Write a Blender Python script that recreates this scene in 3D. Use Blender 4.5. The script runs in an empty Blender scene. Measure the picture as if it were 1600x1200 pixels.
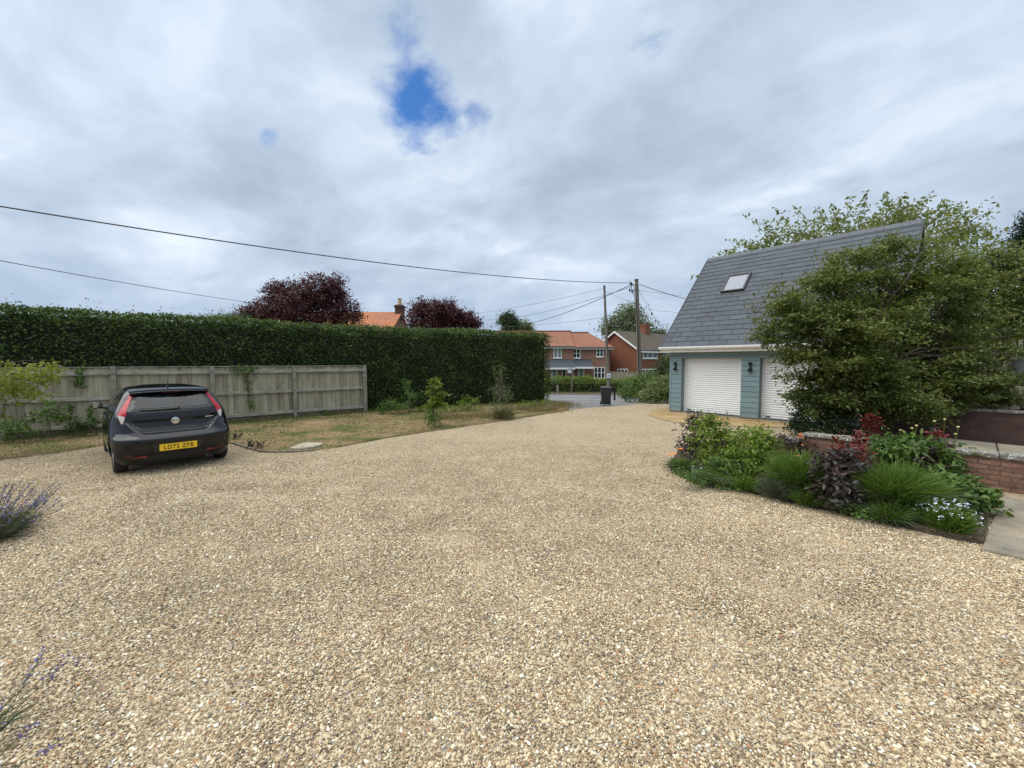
import bpy, bmesh, math, random
import numpy as np
from mathutils import Vector, Matrix, noise
from mathutils.geometry import delaunay_2d_cdt
R = math.radians
sc = bpy.context.scene
COL = sc.collection
# ------------------------------------------------------------------ camera
F, CH = 640.0, 1.95                       # focal length in photograph pixels, camera height in metres
PITCH = math.atan(35.0 / F)
cam = bpy.data.cameras.new("camera")
cam.sensor_fit = 'HORIZONTAL'; cam.sensor_width = 36.0; cam.lens = 36.0 * F / 1600.0
cam.clip_start = 0.05; cam.clip_end = 3000
camo = bpy.data.objects.new("camera", cam); COL.objects.link(camo)
camo.location = (0, 0, CH); camo.rotation_euler = (math.pi / 2 - PITCH, 0, 0)
sc.camera = camo


# ------------------------------------------------------------------ node helper
class NT:
    def __init__(s, nt): s.t = nt; s.t.nodes.clear()
    def put(s, sock, v):
        if v is None: return
        if isinstance(v, bpy.types.NodeSocket): s.t.links.new(v, sock)
        else:
            if hasattr(sock.default_value, '__len__'):
                n = len(sock.default_value)
                if not hasattr(v, '__len__'): v = (v,) * 3
                v = tuple(v)
                if len(v) < n: v = v + (1.0,) * (n - len(v))
                sock.default_value = v[:n]
            else: sock.default_value = v
    def n(s, typ, ins=None, **props):
        nd = s.t.nodes.new('ShaderNode' + typ)
        for k, v in props.items(): setattr(nd, k, v)
        for k, v in (ins or {}).items(): s.put(nd.inputs[k], v)
        return nd
    def m(s, op, a, b=None, c=None, clamp=False):
        nd = s.t.nodes.new('ShaderNodeMath'); nd.operation = op; nd.use_clamp = clamp
        for i, v in enumerate((a, b, c)):
            if v is not None: s.put(nd.inputs[i], v)
        return nd.outputs[0]
    def vm(s, op, a, b=None, scale=None):
        nd = s.t.nodes.new('ShaderNodeVectorMath'); nd.operation = op
        s.put(nd.inputs[0], a)
        if b is not None: s.put(nd.inputs[1], b)
        if scale is not None: s.put(nd.inputs['Scale'], scale)
        return nd.outputs['Value'] if op in ('DOT_PRODUCT', 'LENGTH') else nd.outputs[0]
    def mix(s, f, a, b, mode='MIX'):
        nd = s.t.nodes.new('ShaderNodeMix'); nd.data_type = 'RGBA'; nd.blend_type = mode
        s.put(nd.inputs[0], f); s.put(nd.inputs[6], a); s.put(nd.inputs[7], b)
        return nd.outputs[2]
    def ramp(s, f, stops, interp='LINEAR'):
        nd = s.t.nodes.new('ShaderNodeValToRGB'); s.put(nd.inputs[0], f)
        cr = nd.color_ramp; cr.interpolation = interp
        while len(cr.elements) < len(stops): cr.elements.new(0.5)
        for e, (p, c) in zip(cr.elements, stops):
            e.position = p
            e.color = tuple(c) + (1,) if hasattr(c, '__len__') else (c, c, c, 1)
        return nd.outputs[0]
    def noise(s, vec, scale, detail=4, rough=0.55, dist=0.0):
        nd = s.n('TexNoise', {'Vector': vec, 'Scale': scale, 'Detail': detail, 'Roughness': rough, 'Distortion': dist})
        return nd.outputs[0]
    def sm(s, x, a, b):                    # smoothstep
        nd = s.t.nodes.new('ShaderNodeMapRange'); nd.interpolation_type = 'SMOOTHSTEP'
        s.put(nd.inputs[0], x); nd.inputs[1].default_value = a; nd.inputs[2].default_value = b
        return nd.outputs[0]


# ------------------------------------------------------------------ pixel -> world
CA, SA = math.cos(PITCH), math.sin(PITCH)
def ray(x, y):
    cx, cy = (x - 800) / F, (600 - y) / F
    return Vector((cx, CA + cy * SA, -SA + cy * CA))
def smooth(a, b, x):
    t = min(1.0, max(0.0, (x - a) / (b - a))); return t * t * (3 - 2 * t)
def gz(x, y):                              # lie of the land: the drive falls to the road
    return -0.75 * smooth(17.0, 30.0, y) - 0.15 * smooth(34, 46, y)
def G(x, y, dz=0.0):                       # the ground point seen at a photograph pixel
    r = ray(x, y); z = dz
    for _ in range(30):
        t = (z - CH) / r.z; p = Vector((r.x * t, r.y * t, z)); z = 0.5 * z + 0.5 * (gz(p.x, p.y) + dz)
    return Vector((p.x, p.y, z))
def AT(x, y, D):                           # the point at distance D (metres ahead) seen at a pixel
    r = ray(x, y); t = D / r.y
    return Vector((r.x * t, D, CH + r.z * t))

# ------------------------------------------------------------------ sky, sun, exposure
SUN_EL, SUN_AZ = R(52), R(-100)            # azimuth measured from +Y towards +X
world = bpy.data.worlds.new("World"); sc.world = world; world.use_nodes = True
def build_world():
    w = NT(world.node_tree)
    d = w.vm('NORMALIZE', w.n('TexCoord').outputs['Generated'])
    sep = w.n('SeparateXYZ', {0: d}); dx, dy, dz = sep.outputs
    zc = w.m('MAXIMUM', dz, 0.0)
    inv = w.m('DIVIDE', 1.0, w.m('ADD', zc, 0.30))
    p = w.n('CombineXYZ', {0: w.m('MULTIPLY', dx, inv), 1: w.m('MULTIPLY', dy, inv), 2: 0.0}).outputs[0]
    ps = w.vm('MULTIPLY', w.n('VectorRotate', {0: p, 'Angle': R(35)}, rotation_type='Z_AXIS').outputs[0], (0.85, 1.0, 1.0))
    warp = w.n('TexNoise', {'Vector': ps, 'Scale': 1.8, 'Detail': 4.0}).outputs[1]
    pw = w.vm('ADD', ps, w.vm('SCALE', w.vm('SUBTRACT', warp, (0.5, 0.5, 0.5)), scale=0.42))
    big = w.noise(w.vm('ADD', pw, (3.1, 0.4, 0)), 1.5, 4, 0.5)
    mid = w.noise(w.vm('ADD', pw, (7.3, 2.1, 0)), 3.6, 6, 0.52)
    fine = w.noise(w.vm('ADD', pw, (1.3, 9.1, 0)), 10.0, 6, 0.6)
    lum = w.m('ADD', w.m('MULTIPLY', big, 0.56), w.m('ADD', w.m('MULTIPLY', mid, 0.36), w.m('MULTIPLY', fine, 0.09)))
    lum = w.m('ADD', w.m('MULTIPLY', w.m('SUBTRACT', lum, 0.525), 1.02), 0.508)
    cloud = w.ramp(lum, [(0.33, (0.275, 0.338, 0.430)), (0.43, (0.348, 0.420, 0.518)), (0.515, (0.430, 0.505, 0.602)),
                         (0.59, (0.530, 0.600, 0.688)), (0.69, (0.73, 0.79, 0.855))])
    # nearer the horizon the deck evens out
    hz = w.sm(dz, 0.30, 0.02)
    cloud = w.mix(w.m('MULTIPLY', hz, 0.62), cloud, (0.315, 0.398, 0.525))
    # gaps of clear sky
    sky = w.n('TexSky', sky_type='NISHITA', sun_disc=False, sun_elevation=SUN_EL, sun_rotation=SUN_AZ, air_density=1.0, dust_density=0.4, ozone_density=2.5)
    blue = w.mix(1.0, w.vm('SCALE', sky.outputs[0], scale=0.10), (0.42, 0.78, 1.15), 'MULTIPLY')
    gap = None
    nz = w.m('SUBTRACT', w.m('ADD', w.m('MULTIPLY', w.noise(ps, 4.2, 5, 0.55), 0.72), w.m('MULTIPLY', w.noise(ps, 11.0, 5, 0.6), 0.28)), 0.5)
    for (px, py, rad, k) in ((655, 165, 0.100, 0.66), (688, 188, 0.070, 0.58), (742, 183, .055, .42), (632, 56, 0.085, 0.30), (430, 216, 0.050, 0.05), (1018, 52, 0.075, 0.20)):
        c = ray(px, py).normalized()
        dist = w.vm('LENGTH', w.vm('SUBTRACT', d, tuple(c)))
        g = w.m('SUBTRACT', k, w.m('MULTIPLY', w.m('POWER', w.m('DIVIDE', dist, rad), 2.0), 0.62))
        g = w.sm(w.m('ADD', g, w.m('MULTIPLY', nz, 3.0)), 0.06, 0.72)
        gap = g if gap is None else w.m('MAXIMUM', gap, g)
    colr = w.mix(gap, cloud, blue)
    # an overcast sky is brightest overhead, brightest of all round the veiled sun
    sd = (math.sin(SUN_AZ) * math.cos(SUN_EL), math.cos(SUN_AZ) * math.cos(SUN_EL), math.sin(SUN_EL))
    glow = w.m('POWER', w.m('MAXIMUM', w.vm('DOT_PRODUCT', d, sd), 0.0), 6.0)
    up = w.sm(dz, 0.62, 0.95)
    gain = w.m('ADD', 1.0, w.m('ADD', w.m('MULTIPLY', up, 1.7), w.m('MULTIPLY', glow, 0.5)))
    low = w.sm(dz, -0.02, -0.12)
    colr = w.mix(w.m('MULTIPLY', up, 0.85), colr, (0.60, 0.61, 0.61))
    colr = w.mix(low, w.vm('SCALE', colr, scale=gain), (0.10, 0.10, 0.085))
    bg = w.n('Background', {'Color': colr, 'Strength': 1.0})
    out = w.n('OutputWorld'); w.t.links.new(bg.outputs[0], out.inputs[0])
build_world()
sun = bpy.data.lights.new("sun", 'SUN'); sun.energy = 1.5; sun.angle = R(60); sun.color = (1.0, 0.95, 0.86)
suno = bpy.data.objects.new("sun", sun); COL.objects.link(suno)
suno.rotation_euler = Vector((math.sin(SUN_AZ) * math.cos(SUN_EL), math.cos(SUN_AZ) * math.cos(SUN_EL), math.sin(SUN_EL))).to_track_quat('Z', 'Y').to_euler()
vs = sc.view_settings
vs.view_transform = 'Standard'; vs.look = 'None'; vs.exposure = 0.55; vs.gamma = 1.0; vs.use_curve_mapping = False
world.cycles.sampling_method = 'MANUAL'; world.cycles.sample_map_resolution = 512


# ------------------------------------------------------------------ object helpers
def thing(name, label, cat, loc=(0, 0, 0), rz=0.0, group=None):
    o = bpy.data.objects.new(name, None); COL.objects.link(o)
    o.location = loc; o.rotation_euler = (0, 0, rz); o.empty_display_size = 0.1
    return tag(o, label, cat, group)
def tag(o, label, cat, group=None):
    o['label'] = label; o['category'] = cat
    if group: o['group'] = group
    return o
def link(name, me, mat, parent=None, kind=None, loc=None):
    if mat is not None: me.materials.append(mat)
    o = bpy.data.objects.new(name, me); COL.objects.link(o)
    if parent is not None: o.parent = parent
    if kind: o['kind'] = kind
    if loc is not None: o.location = loc
    return o
def rootloc(p):
    v = Vector((0, 0, 0))
    while p is not None: v = v + p.location; p = p.parent
    return v
def box_uv(me):
    n = len(me.loops)
    co = np.empty(len(me.vertices) * 3); me.vertices.foreach_get('co', co); co = co.reshape(-1, 3)
    li = np.empty(n, int); me.loops.foreach_get('vertex_index', li)
    pn = np.empty(len(me.polygons) * 3); me.polygons.foreach_get('normal', pn); pn = pn.reshape(-1, 3)
    lt = np.empty(len(me.polygons), int); me.polygons.foreach_get('loop_total', lt)
    nn = np.repeat(pn, lt, axis=0); c = co[li]
    hx = np.stack([-nn[:, 1], nn[:, 0]], 1); l = np.linalg.norm(hx, axis=1); flat = l < 0.15
    hx[flat] = (1, 0); l[flat] = 1; hx /= l[:, None]
    u = c[:, 0] * hx[:, 0] + c[:, 1] * hx[:, 1]
    up = np.where(flat, c[:, 1], c[:, 2] / np.maximum(np.sqrt(np.maximum(1 - nn[:, 2] ** 2, 0)), 0.15))
    uv = me.uv_layers.new(name='UVMap'); uv.data.foreach_set('uv', np.stack([u, up], 1).ravel())
class MB:
    """collects faces in a local frame (o, ex, ey, ez) and links them as one mesh"""
    def __init__(s, o=(0, 0, 0), ex=(1, 0, 0), ey=(0, 1, 0), ez=(0, 0, 1)):
        s.o = Vector(o); s.ex = Vector(ex); s.ey = Vector(ey); s.ez = Vector(ez); s.v = []; s.f = []; s.r = []
    def w(s, p): return s.o + s.ex * p[0] + s.ey * p[1] + s.ez * p[2]
    def add(s, pts, faces, rnd=None):
        b = len(s.v); s.v += [s.w(p) for p in pts]; s.f += [[b + i for i in f] for f in faces]
        s.r += [random.random() if rnd is None else rnd] * len(faces)
    def box(s, x0, x1, y0, y1, z0, z1, rnd=None):
        s.add([(x0, y0, z0), (x1, y0, z0), (x1, y1, z0), (x0, y1, z0), (x0, y0, z1), (x1, y0, z1), (x1, y1, z1), (x0, y1, z1)],
              [(3, 2, 1, 0), (4, 5, 6, 7), (0, 1, 5, 4), (1, 2, 6, 5), (2, 3, 7, 6), (3, 0, 4, 7)], random.random() if rnd is None else rnd)
    def prism(s, poly, y0, y1, rnd=None):   # polygon in local xz pushed along y
        n = len(poly); P = [(x, y0, z) for x, z in poly] + [(x, y1, z) for x, z in poly]
        s.add(P, [list(range(n)), list(range(2 * n - 1, n - 1, -1))] + [(i, i + n, (i + 1) % n + n, (i + 1) % n) for i in range(n)], random.random() if rnd is None else rnd)
    def prismx(s, poly, x0, x1, rnd=None):  # polygon in local yz pushed along x
        n = len(poly); P = [(x0, y, z) for y, z in poly] + [(x1, y, z) for y, z in poly]
        s.add(P, [list(range(n)), list(range(2 * n - 1, n - 1, -1))] + [(i, i + n, (i + 1) % n + n, (i + 1) % n) for i in range(n)], random.random() if rnd is None else rnd)
    def prismz(s, poly, z0, z1, rnd=None):
        n = len(poly); P = [(x, y, z0) for x, y in poly] + [(x, y, z1) for x, y in poly]
        s.add(P, [list(range(n - 1, -1, -1)), list(range(n, 2 * n))] + [(i, (i + 1) % n, (i + 1) % n + n, i + n) for i in range(n)], random.random() if rnd is None else rnd)
    def tube(s, pts, rad, n=6, cap=True, rnd=None):
        pts = [Vector(p) for p in pts]
        if not hasattr(rad, '__len__'): rad = [rad] * len(pts)
        P = []; prev = None
        for i, p in enumerate(pts):
            t = (pts[min(i + 1, len(pts) - 1)] - pts[max(i - 1, 0)])
            t = t.normalized() if t.length > 1e-9 else Vector((0, 0, 1))
            a = prev - t * prev.dot(t) if prev is not None else t.orthogonal()
            a = a.normalized() if a.length > 1e-6 else t.orthogonal().normalized()
            prev = a; b = t.cross(a)
            for k in range(n):
                q = 2 * math.pi * k / n; P.append(p + (a * math.cos(q) + b * math.sin(q)) * rad[i])
        f = [(i * n + k, i * n + (k + 1) % n, (i + 1) * n + (k + 1) % n, (i + 1) * n + k) for i in range(len(pts) - 1) for k in range(n)]
        if cap: f += [list(range(n - 1, -1, -1)), [(len(pts) - 1) * n + k for k in range(n)]]
        s.add(P, f, random.random() if rnd is None else rnd)
    def lathe(s, prof, n=24, axis='z', c=(0, 0, 0), rnd=None):
        P = []
        for r_, h in prof:
            for k in range(n):
                q = 2 * math.pi * k / n; a, b = r_ * math.cos(q), r_ * math.sin(q)
                P.append((c[0] + a, c[1] + b, c[2] + h) if axis == 'z' else (c[0] + h, c[1] + a, c[2] + b) if axis == 'x' else (c[0] + b, c[1] + h, c[2] + a))
        m = len(prof)
        f = [(i * n + k, i * n + (k + 1) % n, (i + 1) * n + (k + 1) % n, (i + 1) * n + k) for i in range(m - 1) for k in range(n)]
        if prof[0][0] > 1e-6: f.append(list(range(n - 1, -1, -1)))
        if prof[-1][0] > 1e-6: f.append([(m - 1) * n + k for k in range(n)])
        s.add(P, f, random.random() if rnd is None else rnd)
    def build(s, name, mat, parent=None, smooth=False, uv=False, kind=None, bevel=0.0, local=False):
        off = Vector((0, 0, 0)) if local else rootloc(parent)
        me = bpy.data.meshes.new(name); me.from_pydata([tuple(v - off) for v in s.v], [], s.f); me.update()
        a = me.attributes.new('rnd', 'FLOAT', 'FACE'); a.data.foreach_set('value', s.r)
        if smooth: me.polygons.foreach_set('use_smooth', [True] * len(me.polygons))
        if uv: box_uv(me)
        o = link(name, me, mat, parent, kind)
        if bevel > 0:
            b = o.modifiers.new('bevel', 'BEVEL'); b.width = bevel; b.segments = 2; b.limit_method = 'ANGLE'
        return o
def npmesh(name, V, Q, rnd, mat, parent=None, kind=None, smooth=False):
    """V (n,3) world coordinates, Q (m,k) face indices, rnd (m,)"""
    off = np.array(rootloc(parent)); V = V - off
    me = bpy.data.meshes.new(name); m, k = Q.shape
    me.vertices.add(len(V)); me.vertices.foreach_set('co', V.astype(np.float32).ravel())
    me.loops.add(m * k); me.loops.foreach_set('vertex_index', Q.astype(np.int32).ravel())
    me.polygons.add(m); me.polygons.foreach_set('loop_start', np.arange(0, m * k, k, dtype=np.int32))
    if smooth: me.polygons.foreach_set('use_smooth', np.ones(m, bool))
    a = me.attributes.new('rnd', 'FLOAT', 'FACE'); a.data.foreach_set('value', rnd.astype(np.float32))
    me.update(calc_edges=True); me.validate()
    return link(name, me, mat, parent, kind)
def sheet(name, poly, dz, mat, step=0.5, kind='structure', parent=None, skirt=0.0, rough=0.0, hfun=None):
    """a draped sheet over the ground inside the polygon poly (xy)"""
    P = [Vector((p[0], p[1])) for p in poly]; n = len(P)
    B = []
    for i in range(n):
        a, b = P[i], P[(i + 1) % n]; k = max(1, int((b - a).length / step))
        B += [a.lerp(b, j / k) for j in range(k)]
    nb = len(B)
    xs = [p.x for p in P]; ys = [p.y for p in P]
    I = []
    bx = np.array([(p.x, p.y) for p in P]); 
    def inside(x, y):
        c = False; j = n - 1
        for i in range(n):
            if (P[i].y > y) != (P[j].y > y) and x < (P[j].x - P[i].x) * (y - P[i].y) / (P[j].y - P[i].y) + P[i].x: c = not c
            j = i
        return c
    rr = random.Random(5)
    x = min(xs)
    while x < max(xs):
        y = min(ys)
        while y < max(ys):
            qx, qy = x + rr.uniform(-.2, .2) * step, y + rr.uniform(-.2, .2) * step
            if inside(qx, qy) and min((q.x - qx) ** 2 + (q.y - qy) ** 2 for q in B) > (0.35 * step) ** 2: I.append(Vector((qx, qy)))
            y += step
        x += step
    v, e, f, *_ = delaunay_2d_cdt(B + I, [(i, (i + 1) % nb) for i in range(nb)], [], 1, 1e-6)
    hf = hfun or (lambda x, y: 0.0)
    V = [(p.x, p.y, gz(p.x, p.y) + dz + hf(p.x, p.y) + rough * noise.noise((p.x * 1.3, p.y * 1.3, 0))) for p in v]
    Fc = [list(q) for q in f]
    if skirt > 0:
        m = len(V); V += [(V[i][0], V[i][1], V[i][2] - skirt) for i in range(nb)]
        Fc += [(i, i + m, (i + 1) % nb + m, (i + 1) % nb) for i in range(nb)]
    me = bpy.data.meshes.new(name); me.from_pydata(V, [], Fc); me.update()
    bm = bmesh.new(); bm.from_mesh(me); bmesh.ops.recalc_face_normals(bm, faces=bm.faces); bm.to_mesh(me); bm.free()
    if len(me.polygons) and me.polygons[0].normal.z < 0: me.flip_normals()
    me.polygons.foreach_set('use_smooth', [True] * len(me.polygons))
    return link(name, me, mat, parent, kind)


# ------------------------------------------------------------------ materials
def mat(name, fn):
    m = bpy.data.materials.new(name); m.use_nodes = True; t = NT(m.node_tree)
    out = t.n('OutputMaterial'); sh = fn(t)
    t.t.links.new(sh, out.inputs[0]); return m
def pbsdf(t, col, rough=0.6, bump=None, bs=0.3, bd=0.02, **kw):
    ins = {'Base Color': col, 'Roughness': rough}
    for k, v in kw.items(): ins[k.replace('_', ' ')] = v
    if bump is not None: ins['Normal'] = t.n('Bump', {'Strength': bs, 'Distance': bd, 'Height': bump}).outputs[0]
    return t.n('BsdfPrincipled', ins).outputs[0]
def pos(t): return t.n('NewGeometry').outputs['Position']
def obj(t): return t.n('TexCoord').outputs['Object']
def rndattr(t): return t.n('Attribute', attribute_name='rnd').outputs['Fac']
def simple(name, col, rough=0.5, var=0.12, scale=8.0, **kw):
    def fn(t):
        n = t.noise(obj(t), scale, 5, 0.6)
        c = t.mix(t.sm(n, 0.3, 0.7), tuple(x * (1 - var) for x in col), tuple(min(1, x * (1 + var)) for x in col))
        return pbsdf(t, c, rough, **kw)
    return mat(name, fn)
def leafmat(name, a, b, c, trans=0.3, patch=1.2, rough=0.45):
    """leaf colours a (dark) b (mid) c (young); varies leaf by leaf and clump by clump"""
    def fn(t):
        n = t.noise(pos(t), patch, 3, 0.5)
        f = t.m('ADD', t.m('MULTIPLY', rndattr(t), 0.62), t.m('MULTIPLY', t.m('SUBTRACT', n, 0.28), 0.75), clamp=True)
        col = t.ramp(f, [(0.05, a), (0.5, b), (0.95, c)])
        p = pbsdf(t, col, rough, Specular_IOR_Level=0.28)
        tr = t.n('BsdfTranslucent', {'Color': t.mix(1.0, col, (1.25, 1.3, 0.75), 'MULTIPLY')}).outputs[0]
        return t.n('MixShader', {0: trans, 1: p, 2: tr}).outputs[0]
    return mat(name, fn)
M = {}
STONES = [(0.00, (0.126, 0.102, 0.073)), (0.05, (0.202, 0.156, 0.107)), (0.14, (0.304, 0.223, 0.138)), (0.29, (0.415, 0.321, 0.200)), (0.47, (0.517, 0.417, 0.266)),
          (0.64, (0.599, 0.504, 0.342)), (0.80, (0.691, 0.611, 0.451)), (0.875, (0.385, 0.213, 0.108)), (0.91, (0.259, 0.242, 0.218)), (0.94, (0.496, 0.465, 0.401)), (0.965, (0.801, 0.787, 0.666))]
def gravel(t):
    P = pos(t)
    v1 = t.n('TexVoronoi', {'Vector': P, 'Scale': 84.0, 'Randomness': 1.0})
    v2 = t.n('TexVoronoi', {'Vector': P, 'Scale': 126.0, 'Randomness': 1.0})
    r1 = t.n('SeparateColor', {0: v1.outputs['Color']}).outputs[0]
    r2 = t.n('SeparateColor', {0: v2.outputs['Color']}).outputs[1]
    pick = t.m('GREATER_THAN', t.noise(P, 22.0, 2), 0.52)
    r = t.m('ADD', t.m('MULTIPLY', r1, t.m('SUBTRACT', 1.0, pick)), t.m('MULTIPLY', r2, pick))
    col = t.ramp(r, STONES, 'CONSTANT')
    big = t.noise(P, 0.45, 4, 0.55)
    med = t.noise(P, 2.6, 4, 0.6)
    tint = t.ramp(t.m('ADD', t.m('MULTIPLY', big, 0.65), t.m('MULTIPLY', med, 0.35)), [(0.3, (0.82, 0.79, 0.74)), (0.5, (0.97, 0.95, 0.92)), (0.7, (1.1, 1.08, 1.04))])
    col = t.mix(1.0, col, tint, 'MULTIPLY')
    h = t.m('ADD', t.m('MULTIPLY', v1.outputs['Distance'], -1.0), t.m('MULTIPLY', t.noise(P, 3.0, 3), 0.5))
    return pbsdf(t, col, 0.85, h, 1.0, 0.018, Specular_IOR_Level=0.2)
M['gravel'] = mat('pale_gravel', gravel)
def pebble(t):
    o = t.n('ObjectInfo').outputs['Random']
    col = t.ramp(o, STONES, 'CONSTANT')
    n = t.noise(t.n('TexCoord').outputs['Object'], 2.5, 4)
    col = t.mix(1.0, col, t.ramp(n, [(0.3, 0.8), (0.7, 1.15)]), 'MULTIPLY')
    P = pos(t); big = t.m('ADD', t.m('MULTIPLY', t.noise(P, 0.45, 4, 0.55), 0.55), t.m('MULTIPLY', t.noise(P, 2.6, 4, 0.6), 0.45))
    col = t.mix(1.0, col, t.ramp(big, [(0.33, (0.76, 0.74, 0.70)), (0.5, (0.97, 0.96, 0.93)), (0.67, (1.12, 1.10, 1.06))]), 'MULTIPLY')
    return pbsdf(t, col, 0.75, Specular_IOR_Level=0.25)
M['pebble'] = mat('pebble_stone', pebble)
def sandstrip(t):
    P = pos(t)
    v1 = t.n('TexVoronoi', {'Vector': P, 'Scale': 60.0})
    r1 = t.n('SeparateColor', {0: v1.outputs['Color']}).outputs[0]
    col = t.ramp(r1, [(0.0, (0.12, 0.075, 0.035)), (0.2, (0.28, 0.18, 0.08)), (0.5, (0.42, 0.285, 0.125)), (0.8, (0.52, 0.37, 0.18)), (0.95, (0.6, 0.5, 0.32))], 'CONSTANT')
    col = t.mix(t.sm(t.noise(P, 1.1, 4), 0.42, 0.62), col, (0.40, 0.30, 0.16))
    return pbsdf(t, col, 0.9, v1.outputs['Distance'], 0.8, 0.015, Specular_IOR_Level=0.15)
M['sand'] = mat('ochre_gravel', sandstrip)
def lawn(t):
    P = pos(t)
    a = t.noise(t.vm('MULTIPLY', P, (1.0, 1.5, 1.0)), 0.75, 6, 0.62)
    b = t.noise(P, 6.0, 5, 0.65); c = t.noise(P, 38.0, 3, 0.6)
    f = t.m('ADD', t.m('MULTIPLY', a, 0.7), t.m('MULTIPLY', b, 0.3))
    col = t.ramp(f, [(0.38, (0.295, 0.205, 0.122)), (0.49, (0.235, 0.172, 0.092)), (0.545, (0.155, 0.135, 0.06)), (0.62, (0.072, 0.105, 0.03))])
    col = t.mix(1.0, col, t.ramp(c, [(0.3, 0.62), (0.7, 1.3)]), 'MULTIPLY')
    return pbsdf(t, col, 0.95, c, 0.7, 0.03, Specular_IOR_Level=0.1)
M['lawn'] = mat('dry_lawn', lawn)
def grassground(t):
    P = pos(t); c = t.noise(P, 14.0, 5, 0.65)
    return pbsdf(t, t.ramp(c, [(0.3, (0.05, 0.065, 0.022)), (0.6, (0.12, 0.13, 0.05)), (0.75, (0.2, 0.17, 0.08))]), 0.95, c, 0.6, 0.04, Specular_IOR_Level=0.1)
M['ground'] = mat('rough_grass', grassground)
def soil(t):
    P = pos(t); c = t.noise(P, 22.0, 6, 0.7); v = t.n('TexVoronoi', {'Vector': P, 'Scale': 40.0})
    col = t.ramp(c, [(0.3, (0.06, 0.044, 0.028)), (0.55, (0.135, 0.10, 0.066)), (0.75, (0.26, 0.21, 0.145))])
    return pbsdf(t, col, 0.95, t.m('ADD', c, v.outputs['Distance']), 1.0, 0.03, Specular_IOR_Level=0.1)
M['soil'] = mat('bed_soil', soil)
def tarmac(t):
    P = pos(t); c = t.noise(P, 90.0, 3, 0.7); b = t.noise(t.vm('MULTIPLY', P, (0.25, 1.6, 1)), 0.8, 5, 0.6)
    col = t.mix(t.sm(b, 0.35, 0.65), (0.135, 0.135, 0.138), (0.205, 0.20, 0.195))
    col = t.mix(1.0, col, t.ramp(c, [(0.3, 0.7), (0.7, 1.3)]), 'MULTIPLY')
    return pbsdf(t, col, 0.85, c, 0.3, 0.01, Specular_IOR_Level=0.25)
M['tarmac'] = mat('worn_tarmac', tarmac)
def slab(t):
    P = pos(t); a = t.noise(P, 2.4, 5, 0.6); c = t.noise(P, 60.0, 4, 0.7)
    col = t.ramp(a, [(0.3, (0.15, 0.14, 0.115)), (0.5, (0.235, 0.212, 0.165)), (0.7, (0.30, 0.25, 0.205))])
    col = t.mix(1.0, col, t.mix(rndattr(t), (0.86, 0.86, 0.88), (1.1, 1.05, 0.98)), 'MULTIPLY')
    col = t.mix(1.0, col, t.ramp(c, [(0.3, 0.75), (0.7, 1.2)]), 'MULTIPLY')
    return pbsdf(t, col, 0.85, c, 0.3, 0.01, Specular_IOR_Level=0.2)
M['slab'] = mat('paving_stone', slab)
def coping(t):
    P = pos(t); a = t.noise(P, 9.0, 6, 0.7); c = t.noise(P, 26.0, 4, 0.7)
    col = t.ramp(a, [(0.35, (0.11, 0.10, 0.085)), (0.55, (0.22, 0.205, 0.17))])
    col = t.mix(t.sm(c, 0.56, 0.62), col, (0.55, 0.55, 0.50))
    col = t.mix(t.sm(t.noise(P, 5.0, 4), 0.6, 0.68), col, (0.07, 0.085, 0.03))
    return pbsdf(t, col, 0.9, a, 0.6, 0.03, Specular_IOR_Level=0.15)
M['coping'] = mat('lichened_coping', coping)
def brickm(name, c1, c2, mortar, dirt=0.4, w=0.225, h=0.075):
    def fn(t):
        uv = t.n('TexCoord').outputs['UV']
        b = t.n('TexBrick', {'Vector': uv, 'Color1': c1, 'Color2': c2, 'Mortar': mortar, 'Scale': 1.0, 'Mortar Size': 0.009, 'Mortar Smooth': 0.2, 'Bias': 0.0, 'Brick Width': w, 'Row Height': h})
        P = pos(t); n = t.noise(P, 3.0, 6, 0.65); n2 = t.noise(P, 30.0, 4, 0.7)
        col = t.mix(t.m('MULTIPLY', t.sm(n, 0.45, 0.75), dirt), b.outputs[0], tuple(x * 0.35 for x in c1))
        col = t.mix(1.0, col, t.ramp(n2, [(0.3, 0.75), (0.7, 1.25)]), 'MULTIPLY')
        return pbsdf(t, col, 0.88, t.m('SUBTRACT', n2, t.m('MULTIPLY', b.outputs['Fac'], 2.0)), 0.5, 0.008, Specular_IOR_Level=0.2)
    return mat(name, fn)
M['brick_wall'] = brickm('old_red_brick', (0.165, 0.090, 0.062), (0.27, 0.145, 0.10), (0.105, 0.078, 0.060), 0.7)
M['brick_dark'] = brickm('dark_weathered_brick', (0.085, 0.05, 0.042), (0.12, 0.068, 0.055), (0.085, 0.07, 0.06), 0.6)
M['brick_house'] = brickm('soft_red_brick', (0.27, 0.125, 0.09), (0.37, 0.185, 0.13), (0.32, 0.24, 0.20), 0.25)
M['brick_orange'] = brickm('orange_brick', (0.20, 0.070, 0.040), (0.26, 0.095, 0.052), (0.19, 0.12, 0.09), 0.35)
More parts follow.
